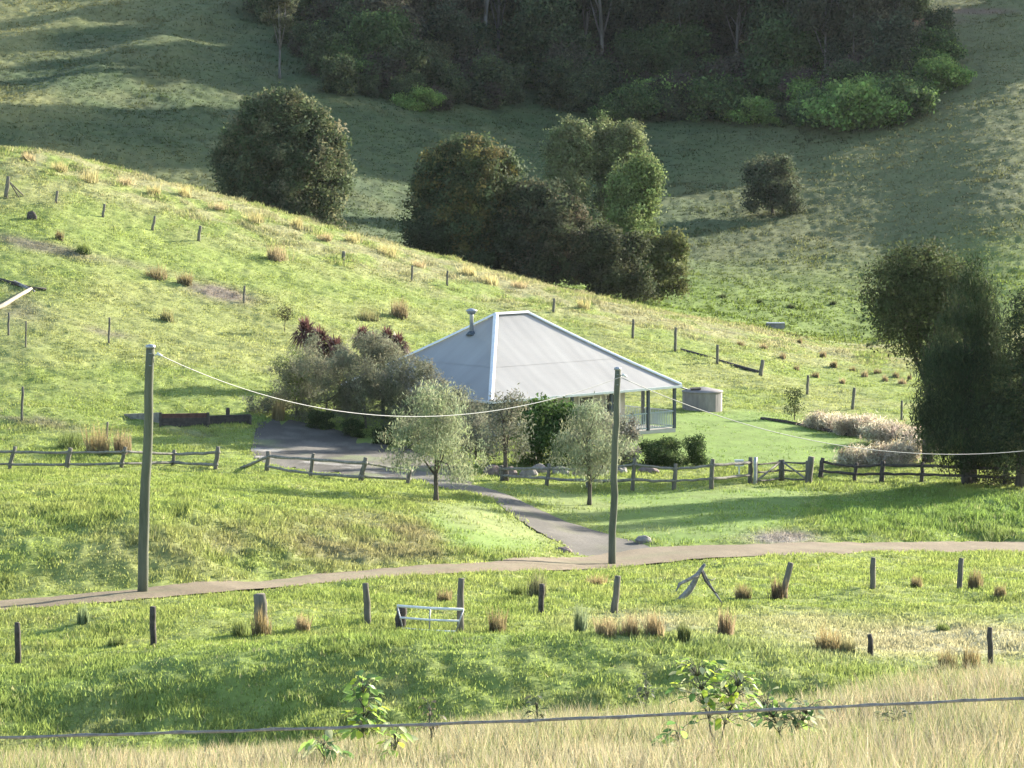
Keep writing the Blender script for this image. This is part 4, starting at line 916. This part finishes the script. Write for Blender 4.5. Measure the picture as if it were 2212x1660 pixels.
plant('large_tree', 'tall tapering feathery dark tree in front of the round headed one', 'tree', p, 8, 11, (.040, .060, .027), 42, trunk=(.24, 9.0), limbs=9, forks=2, bark=M_BARK, **{**rb, 'leaf': (.30, .05), 'droop': .7, 'per': 56, 'dens': 2.9, 'alt': (.070, .092, .036)}, floor=.5,
      blobs=[((a - 2095) * s, b, (ZC - p.z - (c - 200) * s), w * s, w * s, hh * s) for a, b, c, w, hh in
             ((2098, 0, 650, 38, 80), (2128, 0, 690, 32, 70), (2066, 0, 740, 48, 80), (2124, 0, 770, 50, 80), (2040, -.5, 800, 52, 60), (2100, 0, 830, 80, 80), (2050, 0, 880, 64, 60), (2150, .3, 830, 62, 90), (2110, -.6, 930, 90, 60), (2060, -.2, 960, 60, 48), (2010, 0, 905, 36, 36), (2150, 0, 960, 70, 50), (2108, 0, 600, 20, 46), (2030, 0, 790, 30, 50))])
p = at(2205, 1052, 110); s = p.y / F
plant('large_tree', 'dark tree cut off by the right edge of the picture', 'tree', p, 8, 11, (.044, .062, .028), 43, trunk=(.24, 8.0), limbs=8, bark=M_BARK, **rb, floor=.5,
      blobs=[((a - 2205) * s, b, (ZC - p.z - (c - 200) * s), w * s, w * s, hh * s) for a, b, c, w, hh in
             ((2195, 0, 740, 42, 80), (2230, 0, 700, 50, 80), (2200, 0, 830, 60, 80), (2180, 0, 900, 60, 60), (2240, 0, 880, 70, 110), (2200, -.4, 960, 70, 60), (2270, .5, 800, 60, 120), (2250, 0, 980, 60, 50))])
garden('low_shrub', 'dark low shrub under the left side of the big dark trees', 'shrub', 1975, 950, 70, 40, (.05, .065, .025), 44, leaf=(.14, .08), per=18, dens=5, spread=.14)
garden('low_shrub', 'dark low shrub filling the space under the trees at the right edge', 'shrub', 2120, 1046, 170, 75, (.055, .062, .028), 45, leaf=(.16, .08), per=16, dens=3, spread=.18, n=18)

# ------------------------------------------------------------------ trees in the shaded valley behind the hill
def vt(name, label, px, d, pyt, wpx, col, seed, pyb=None, **k):
    p = at_d(px, d) ; top = P(px, pyt, d); h = top.z - p.z; w = m_of(wpx, d)
    kw = dict(leaf=(.30, .17), per=60, dens=.95, spread=.36, n=26, br=.34, cvar=.35, trunk=(w * .035, h * .6), z0=h * .06); kw.update(k)
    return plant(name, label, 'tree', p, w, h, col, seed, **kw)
GV = 'trees in the shaded valley behind the hill'
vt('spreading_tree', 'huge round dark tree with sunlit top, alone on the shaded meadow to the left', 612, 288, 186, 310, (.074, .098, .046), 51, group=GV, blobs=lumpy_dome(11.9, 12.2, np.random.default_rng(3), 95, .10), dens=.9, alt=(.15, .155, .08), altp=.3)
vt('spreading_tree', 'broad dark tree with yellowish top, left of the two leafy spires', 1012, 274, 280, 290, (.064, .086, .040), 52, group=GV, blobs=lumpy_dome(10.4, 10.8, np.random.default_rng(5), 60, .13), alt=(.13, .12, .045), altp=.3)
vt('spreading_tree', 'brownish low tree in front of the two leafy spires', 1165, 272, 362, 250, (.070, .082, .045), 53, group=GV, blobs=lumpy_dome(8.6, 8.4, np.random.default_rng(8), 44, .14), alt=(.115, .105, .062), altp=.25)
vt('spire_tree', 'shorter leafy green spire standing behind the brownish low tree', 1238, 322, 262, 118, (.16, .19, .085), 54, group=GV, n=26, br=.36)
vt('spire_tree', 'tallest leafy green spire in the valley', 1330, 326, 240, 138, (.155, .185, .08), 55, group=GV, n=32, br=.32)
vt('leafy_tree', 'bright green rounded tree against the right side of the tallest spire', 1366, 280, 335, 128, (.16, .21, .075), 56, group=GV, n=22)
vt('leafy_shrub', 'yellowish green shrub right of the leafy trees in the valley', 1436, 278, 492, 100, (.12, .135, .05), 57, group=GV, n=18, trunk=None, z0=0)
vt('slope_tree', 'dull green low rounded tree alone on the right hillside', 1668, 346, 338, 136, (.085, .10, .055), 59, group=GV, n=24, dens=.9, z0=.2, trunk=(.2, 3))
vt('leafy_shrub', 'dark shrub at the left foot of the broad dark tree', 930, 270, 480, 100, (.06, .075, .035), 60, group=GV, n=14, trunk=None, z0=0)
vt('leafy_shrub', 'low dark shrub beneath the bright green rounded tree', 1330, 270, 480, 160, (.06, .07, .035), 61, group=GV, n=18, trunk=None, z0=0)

# forest on the far hillside: a few kinds, copied as whole trees
def euc(seed, h, col):
    r = np.random.default_rng(seed); B = []
    for i in range(13):
        z = h * r.uniform(.48, .97); a = r.uniform(0, 6.28); q = h * .17 * r.uniform(.2, 1.0) * (1.1 - abs(z / h - .7))
        B.append((q * math.cos(a), q * math.sin(a), z, h * r.uniform(.07, .11), h * r.uniform(.07, .11), h * r.uniform(.05, .09)))
    return dict(w=h * .4, h=h, col=col, seed=seed, blobs=B, trunk=(h * .013, h * .9), limbs=10, leaf=(.55, .22), per=20, dens=.85, spread=.45, droop=.4, bark=M_PALEBARK, lo=.5)
def forest():
    protos = []
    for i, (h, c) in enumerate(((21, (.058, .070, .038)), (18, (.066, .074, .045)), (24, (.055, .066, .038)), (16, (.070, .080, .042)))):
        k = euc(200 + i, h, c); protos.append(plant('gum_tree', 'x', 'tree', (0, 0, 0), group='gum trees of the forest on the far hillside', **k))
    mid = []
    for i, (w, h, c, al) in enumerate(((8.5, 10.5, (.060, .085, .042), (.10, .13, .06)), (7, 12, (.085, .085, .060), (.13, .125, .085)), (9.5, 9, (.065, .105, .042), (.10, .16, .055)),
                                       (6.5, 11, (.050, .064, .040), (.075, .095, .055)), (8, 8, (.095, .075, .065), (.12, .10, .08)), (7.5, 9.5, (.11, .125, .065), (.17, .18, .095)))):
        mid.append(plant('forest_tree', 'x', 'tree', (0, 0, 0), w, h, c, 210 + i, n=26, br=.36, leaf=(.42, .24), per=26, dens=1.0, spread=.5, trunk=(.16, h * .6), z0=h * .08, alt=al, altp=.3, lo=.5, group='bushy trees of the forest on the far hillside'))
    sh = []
    for i, (w, h, c, al) in enumerate(((6.5, 4.2, (.070, .11, .042), (.12, .18, .055)), (5.5, 6.0, (.060, .082, .042), (.10, .125, .055)), (7.5, 3.6, (.15, .24, .065), (.23, .33, .09)), (6, 5.2, (.070, .062, .048), (.07, .085, .045)))):  # third kind's colour raised so it looks sunlit within the shade
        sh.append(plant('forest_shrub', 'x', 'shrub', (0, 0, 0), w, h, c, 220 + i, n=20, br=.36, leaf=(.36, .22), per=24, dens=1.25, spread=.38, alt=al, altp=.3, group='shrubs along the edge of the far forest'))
    # wood outline in the picture: lower edge row by column
    ex = [560, 640, 760, 900, 1050, 1200, 1400, 1550, 1650, 1800, 1900, 1980, 2040]
    ey = [40, 130, 215, 235, 250, 262, 270, 265, 275, 285, 268, 235, 180]
    r = np.random.default_rng(77); used = {}
    def place(pr, px, py, lab, smin=.8, smax=1.2, sx=None):
        p = hit(px, py, 258, Zs); p.z = float(Zf(p.x, p.y)) - .2; k = pr['n'] = pr.get('n', 0) + 1; sc = r.uniform(smin, smax)
        if k == 1:
            pr.location = p; pr.rotation_euler = (0, 0, r.uniform(0, 6.28)); pr.scale = (sc,) * 3; pr['label'] = lab
        else: copy_tree(pr, p, r.uniform(0, 6.28), sc, lab)
    base_lab = 'gum tree deep in the shaded forest on the far hillside'; edge_lab = 'shrub of the dense thicket at the foot of the far forest'
    for i in range(130):                                             # uneven front thicket
        px = r.uniform(570, 2040); e = float(np.interp(px, ex, ey)) + 26 * (float(vn(np.array([px / 70]), np.array([1.5]), 5)[0]) - .6); row = r.uniform(0, 1) ** 1.4
        q = int(r.choice([0, 1, 2, 3], p=[.3, .3, .12, .28] if px < 1700 else [.35, .2, .35, .1])); place(sh[q], px, e - row * 95, edge_lab, .45 + .3 * row, 1.15 + .25 * row)
    mid_lab = 'bushy dark tree in the shaded forest on the far hillside'
    for i in range(150):                                              # bushy trees stacked up the slope
        px = r.uniform(640, 1960); e = float(np.interp(px, ex, ey)); py = e - 30 - r.uniform(0, 1) * 250
        if px < 800 and py > 60: continue
        place(mid[int(r.choice(6, p=[.22, .16, .2, .16, .1, .16]))], px, py, mid_lab, .5, 1.25)
    for i in range(130):                                             # tall gums among them, up beyond the frame
        px = r.uniform(640, 1930); e = float(np.interp(px, ex, ey)); py = e - 60 - r.uniform(0, 1) ** 1.3 * 230
        if px < 1040: continue
        place(protos[int(r.integers(4))], px, py, base_lab)
    for (px, py, q, lab) in ((1120, 100, 2, 'pale trunked gum tree at the top of the picture, above the shorter leafy spire'), (1172, 92, 0, 'gum tree with a kinked pale trunk at the top, above the gap between the spires'), (1405, 150, 2, 'pale leaning gum tree above the bright shrubs of the far forest'), (1478, 100, 1, 'pale gum trunk at the top, above and right of the tallest spire'),
                             (604, 168, 3, 'lone thin gum tree left of the forest, above the huge round tree')):
        place(protos[q], px, py, lab, .95, 1.05) if px > 700 else place(protos[q], px, py, lab, .72, .74)
    for (px, py, q, s, lab) in ((1860, 282, 2, 1.5, 'large bright green shrub at the right corner of the far forest'), (1450, 250, 2, 1.3, 'bright green shrub coloured as if sunlit at the middle of the forest edge'), (1540, 262, 0, 1.3, 'drooping green shrub right of the bright one at the forest edge'),
                                (1950, 260, 0, 1.2, 'rounded dark green shrub at the far right of the forest edge'), (2010, 150, 2, 1.0, 'light green shrub higher up, beyond the right end of the forest'), (1395, 228, 2, .9, 'small bright shrub at the left of the bright patch on the forest edge'), (1500, 215, 2, 1.0, 'bright green shrub higher up behind the bright patch of the forest edge'), (1780, 262, 2, 1.0, 'bright shrub at the left of the right corner thicket'), (1900, 240, 2, 1.2, 'bright shrub in the middle of the right corner thicket'), (1960, 200, 2, .9, 'bright shrub at the top of the right corner thicket'), (1830, 215, 0, 1.1, 'mid green shrub behind the right corner thicket'), (728, 205, 1, .8, 'small dark tree standing out from the forest, right above the huge round tree')):
        place(sh[q], px, py, lab, s, s)
forest()

# ------------------------------------------------------------------ tussocks, reeds and weeds that stand alone
def tussock(px, py, wpx, hpx, col, label, group=None, seed=0, nb=260, dmin=70, name='tussock', cat='tussock', tip=(1.3, 1.2, 1.0)):
    global rng
    old, rng = rng, np.random.default_rng(seed + int(px)); b = hit(px, py + 2, dmin, Zf); w, h = m_of(wpx, b.y), m_of(hpx, b.y)
    k = 26; a = rng.uniform(0, 2 * np.pi, k); q = np.sqrt(rng.random(k)) * w * .30; h = h * 1.15
    pos = np.c_[np.cos(a) * q, np.sin(a) * q * 1.2, 0 * a - .05]; col = np.tile(np.array(col), (k, 1)) * rng.uniform(.9, 1.6, (k, 1))
    V, C = blades(pos, h * rng.uniform(.55, 1.1, k), np.full(k, min(.9, .22 * w / h)) * rng.uniform(.5, 1.6, k), np.full(k, .022 + b.y * .00016), col, nb // k, np.full(k, w * .05), tip)
    n = len(V) // 3; rng = old
    o = link(name, np_mesh(name, V, np.arange(3 * n).reshape(n, 3), C), M_GRASS); o.location = b; return tag(o, label, cat, group)
TN, BR, GN, RD = (.21, .175, .095), (.150, .128, .072), (.10, .13, .045), (.205, .170, .105)
GTU = 'tussocks and reeds on the flat below the road'
for i, a in enumerate(((566, 1372, 60, 62, TN, 'straw coloured long grass wrapped round the pale topped strainer post'), (520, 1374, 60, 40, GN, 'green tussock at the left foot of the strainer post'), (655, 1362, 50, 40, RD, 'reddish brown tussock right of the strainer post'),
        (1075, 1366, 62, 50, BR, 'dark brown tussock right of the steel gate'), (960, 1300, 46, 30, BR, 'brown tussock behind the steel gate'), (1160, 1292, 60, 60, (.10, .105, .06), 'tall wispy grey green weed behind the dark post'), (1252, 1368, 46, 60, (.13, .165, .10), 'bluish green reed clump'),
        (1310, 1370, 70, 46, RD, 'reddish reed clump under the leaning brown post'), (1362, 1372, 60, 48, RD, 'reddish reed clump in the middle of the reed bed'), (1412, 1374, 66, 56, RD, 'taller reddish reed clump at the right of the reed bed'), (1477, 1381, 40, 40, (.08, .10, .04), 'dark green reed clump right of the reddish ones'),
        (1566, 1374, 50, 64, (.19, .15, .10), 'brown fan shaped bush below the dead branch'), (1605, 1292, 46, 34, BR, 'round brown tussock right of the dead branch'), (1682, 1292, 52, 46, (.13, .10, .065), 'dark reddish tussock at the foot of the leaning post'),
        (1785, 1402, 90, 56, TN, 'wide dry fan of grass left of the short dark post'), (1830, 1410, 50, 40, (.17, .165, .09), 'dry grass fan just left of the short dark post'), (2044, 1442, 60, 42, BR, 'dark based dry tussock at the right end of the green mound'), (2100, 1440, 60, 50, TN, 'pale dry tussock left of the tall dark post'),
        (1980, 1268, 36, 26, BR, 'small brown tussock between the two upright posts'), (2105, 1272, 46, 44, BR, 'brown tussock right of the second upright post'), (2160, 1288, 36, 30, BR, 'small brown tussock near the right edge below the road'), (2036, 1360, 40, 18, GN, 'low dark green tussock on the green flat'),
        (1120, 1285, 60, 30, GN, 'green leafy clump left of the wispy weed'), (1290, 1262, 70, 24, TN, 'flattened dry grass clump below the slimmer power pole'), (250, 1392, 50, 24, GN, 'low green clump left of the post below the power pole'), (180, 1345, 40, 44, (.13, .17, .09), 'pale thistle like weed between the two dark posts'))):
    tussock(*a, GTU, i)
GHT = 'tussocks on the sunny hill'
for i, a in enumerate(((340, 600, 70, 30, BR, 'brown tussock left of the eroded scar'), (400, 612, 46, 26, BR, 'dark tussock at the top of the eroded scar'), (362, 692, 50, 28, (.15, .15, .075), 'square grey green tussock below the eroded scar'), (180, 545, 46, 24, GN, 'green tussock at the right end of the upper bare patch'),
        (128, 516, 26, 20, BR, 'small brown tussock above the upper bare patch'), (600, 560, 70, 36, RD, 'pinkish seeding grass clump on the ridge'), (150, 965, 90, 42, GN, 'dark green reed clump behind the left split rail fence'), (215, 975, 80, 60, TN, 'tall straw reed clump behind the left split rail fence'),
        (265, 978, 60, 50, RD, 'reddish reed clump behind the left split rail fence'), (795, 690, 70, 26, (.14, .14, .07), 'grey grass clump behind the middle cordyline'), (862, 684, 50, 40, RD, 'reddish grass clump above the roof corner'), (600, 905, 40, 46, TN, 'straw coloured clump at the left end of the garden'), (1720, 800, 18, 14, BR, 'small dark tuft below the trough'),
        (1778, 770, 18, 13, RD, 'small reddish tuft near the ridge on the right'), (1800, 792, 22, 15, BR, 'dark tuft below the reddish tuft on the right'), (1728, 740, 16, 12, BR, 'tiny dark tuft on the ridge under the trough'))):
    tussock(*a, GHT, 40 + i, dmin=120)
GSC = 'scatter of small tufts near the ridge at the right'
for i, (px, py) in enumerate(((1842, 800), (1868, 812), (1895, 805), (1912, 822), (1935, 812), (1948, 828), (1965, 818), (1690, 772), (1760, 812), (1820, 828), (1600, 745), (1650, 752))):
    tussock(px, py, 17 + 5 * (i % 3), 12 + 3 * (i % 2), RD if i % 2 else BR, 'small reddish brown tuft in the loose scatter near the ridge at the right', GSC, 90 + i, 150, 150)
GUP = 'pale seeding grass clumps along the hill crest'
for i, px in enumerate((60, 128, 196, 268, 330, 402, 470, 548, 640, 700, 760, 838, 905, 1010, 1060, 1120, 1260)):
    py = float(np.interp(px, [0, 200, 350, 525, 700, 1000, 1300], [330, 376, 410, 455, 505, 585, 668])) + (i * 37 % 5) * 4
    tussock(px, py, 44 + (i * 13 % 4) * 8, 17 + (i * 7 % 3) * 5, (.30, .275, .14) if i % 3 else (.28, .235, .14), 'pale seeding grass clump in the line along the hill crest', GUP, 120 + i, 200, 200)
GVT = 'dark tufts on the green valley floor'
for i, (px, py, lab) in enumerate(((1720, 738, 'dark tuft nearest the trough'), (1880, 745, 'dark tuft on the valley floor left of the round headed tree'), (1560, 640, 'dark tuft far out on the valley floor'), (1640, 652, 'dark tuft above the trough'), (1710, 662, 'dark tuft right above the trough'), (1330, 572, 'dark tuft under the valley trees'), (1800, 655, 'dark tuft left of the round headed tree, higher up'))):
    tussock(px, py, 26, 10, (.045, .06, .025), lab, GVT, 70 + i, 160, 262)

def broad_weed(px, py_b, py_t, wpx, leafpx, n, cols, label, seed, d=None, zone=(.35, 1.0), name='leafy_weed', stems=1):
    r = np.random.default_rng(seed); u = ray(px, 1500)[0]; y = d or 21.0; b = Vector((u * y, y, float(Zf(u * y, y)) - .05)); t = thing(name, label, 'weed', b, 'leafy weeds in the dry grass')
    top = P(px, py_t, y) - b; W_ = m_of(wpx, y) / 2; Lf = m_of(leafpx, y); ms = MB(); Vs, Fs, Cs = [], [], []
    joints = []
    for s in range(stems):
        tx = top.x + (s - (stems - 1) / 2) * W_ * 1.1; tz = top.z * (1 - .12 * s)
        pts = [Vector((tx * k ** 1.5 + r.normal(0, .01), r.normal(0, .02), tz * k)) for k in np.linspace(0, 1, 8)]; ms.tube(pts, [.007 * (1 - .07 * i) for i in range(8)], 6, .1, seed)
        for i in range(n // stems):
            k = r.uniform(*zone); base = pts[min(7, int(k * 7))]; a = r.uniform(0, 2 * math.pi); reach = W_ * (1.0 - .55 * k) * r.uniform(.15, 1.0); tip = base + Vector((math.cos(a) * reach, math.sin(a) * reach, r.uniform(.0, .12)))
            ms.tube([base, base.lerp(tip, .5) + Vector((0, 0, .03)), tip], .0022, 4); joints.append((tip, a))
    for tip, a in joints:
        dv = Vector((math.cos(a), math.sin(a), r.uniform(-1.0, .35))).normalized(); sv = dv.cross(Vector((0, 0, 1))).normalized(); sv = (sv + Vector((0, 0, r.uniform(-.7, .7)))).normalized(); nv = sv.cross(dv)
        L = Lf * r.uniform(.7, 1.35); w = L * .30; o = len(Vs) * 11; prof = ((0, 0), (.25, .85), (.5, 1.0), (.78, .62)); v = []
        for q, ww in prof: c = tip + dv * L * q - Vector((0, 0, .10 * L * q * q)); v += [c - sv * w * ww + nv * w * .25 * ww, c, c + sv * w * ww + nv * w * .25 * ww][0 if q else 1:(3 if q else 2)]
        v.append(tip + dv * L - Vector((0, 0, .10 * L))); Vs.append(np.array([x[:] for x in v]))
        Fs += [(o, o + 1, o + 2, o + 2), (o, o + 2, o + 3, o + 3), (o + 1, o + 4, o + 5, o + 2), (o + 2, o + 5, o + 6, o + 3), (o + 4, o + 7, o + 8, o + 5), (o + 5, o + 8, o + 9, o + 6), (o + 7, o + 10, o + 8, o + 8), (o + 8, o + 10, o + 9, o + 9)]
        Cs.append(np.tile(np.array(cols[int(r.integers(len(cols)))]) * r.uniform(.8, 1.2), (11, 1)))
    me = bpy.data.meshes.new('leaves'); V = np.concatenate(Vs); me.from_pydata(V.tolist(), [], [f if f[2] != f[3] else f[:3] for f in Fs]); ca = me.color_attributes.new('col', 'FLOAT_COLOR', 'POINT')
    ca.data.foreach_set('color', np.c_[np.concatenate(Cs), np.ones(len(V))].astype(np.float32).ravel()); link('leaves', me, M_GLOSSLEAF, t, None, True); ms.build('stem', M_POLE, t, True)
YG, MG, DG_, PG = (.46, .56, .07), (.28, .42, .09), (.10, .19, .055), (.48, .50, .28)
broad_weed(785, 1690, 1475, 130, 25, 90, (YG, MG, MG, DG_), 'bright green leafy weed with a yellow green top, left of centre', 1, 20.5, (.45, 1))
broad_weed(700, 1700, 1600, 120, 32, 28, (DG_, MG, PG), 'low weed with big dark leaves at the bottom edge, left of the bright green one', 2, 19.0, (.4, 1))
broad_weed(855, 1700, 1585, 100, 26, 28, (YG, MG, PG), 'low bright weed right of the bright green one at the bottom edge', 3, 19.5, (.4, 1))
broad_weed(1550, 1700, 1432, 210, 21, 170, (MG, PG, YG, DG_, MG), 'tall upright leafy weed with pale and dark leaves, right of centre', 4, 20.0, (.5, 1), stems=2)
broad_weed(1700, 1700, 1515, 190, 20, 120, (DG_, MG, (.10, .15, .07), PG), 'tall dark leaved weed just right of the pale leaved upright one', 5, 20.5, (.55, 1), stems=2)
broad_weed(1470, 1700, 1590, 110, 28, 22, (DG_, MG), 'low dark leaved weed at the bottom edge below the pale leaved upright one', 6, 19.0, (.3, 1))
broad_weed(1160, 1690, 1520, 80, 16, 34, ((.10, .13, .06), (.14, .15, .08)), 'thin small leaved weed at the centre of the dry grass', 7, 24, (.3, 1))
broad_weed(1395, 1690, 1470, 60, 14, 26, ((.12, .13, .08), (.10, .12, .06)), 'wispy grey green weed between the thin one and the pale leaved upright one', 8, 26, (.5, 1))
broad_weed(1940, 1690, 1560, 130, 16, 30, ((.13, .15, .09), (.10, .13, .06)), 'sprawling small leaved weed right of the tall dark one', 9, 22, (.5, 1))
broad_weed(930, 1690, 1520, 100, 12, 30, ((.22, .17, .10), (.17, .14, .08)), 'dry twiggy brown weed right of the bright green one', 10, 22, (.3, 1))
broad_weed(460, 1700, 1640, 50, 26, 6, (MG, PG), 'tiny pale leafed weed at the bottom edge, farthest left', 11, 20, (.5, 1))

meadow(); dry_foreground(); far_grass()

def haze():
    m = bpy.data.materials.new('haze'); m.use_nodes = True; n = m.node_tree.nodes; n.clear()
    o = n.new('ShaderNodeOutputMaterial'); v = n.new('ShaderNodeVolumePrincipled'); v.inputs['Color'].default_value = (.80, .86, .95, 1); v.inputs['Density'].default_value = HAZE; v.inputs['Anisotropy'].default_value = .2
    m.node_tree.links.new(v.outputs[0], o.inputs['Volume'])
    mb = MB(); mb.box((0, 398, 122), (2300, 830, 300)); h = mb.build('haze', m, None); tag(h, kind='stuff')
HAZE = .000022
haze()
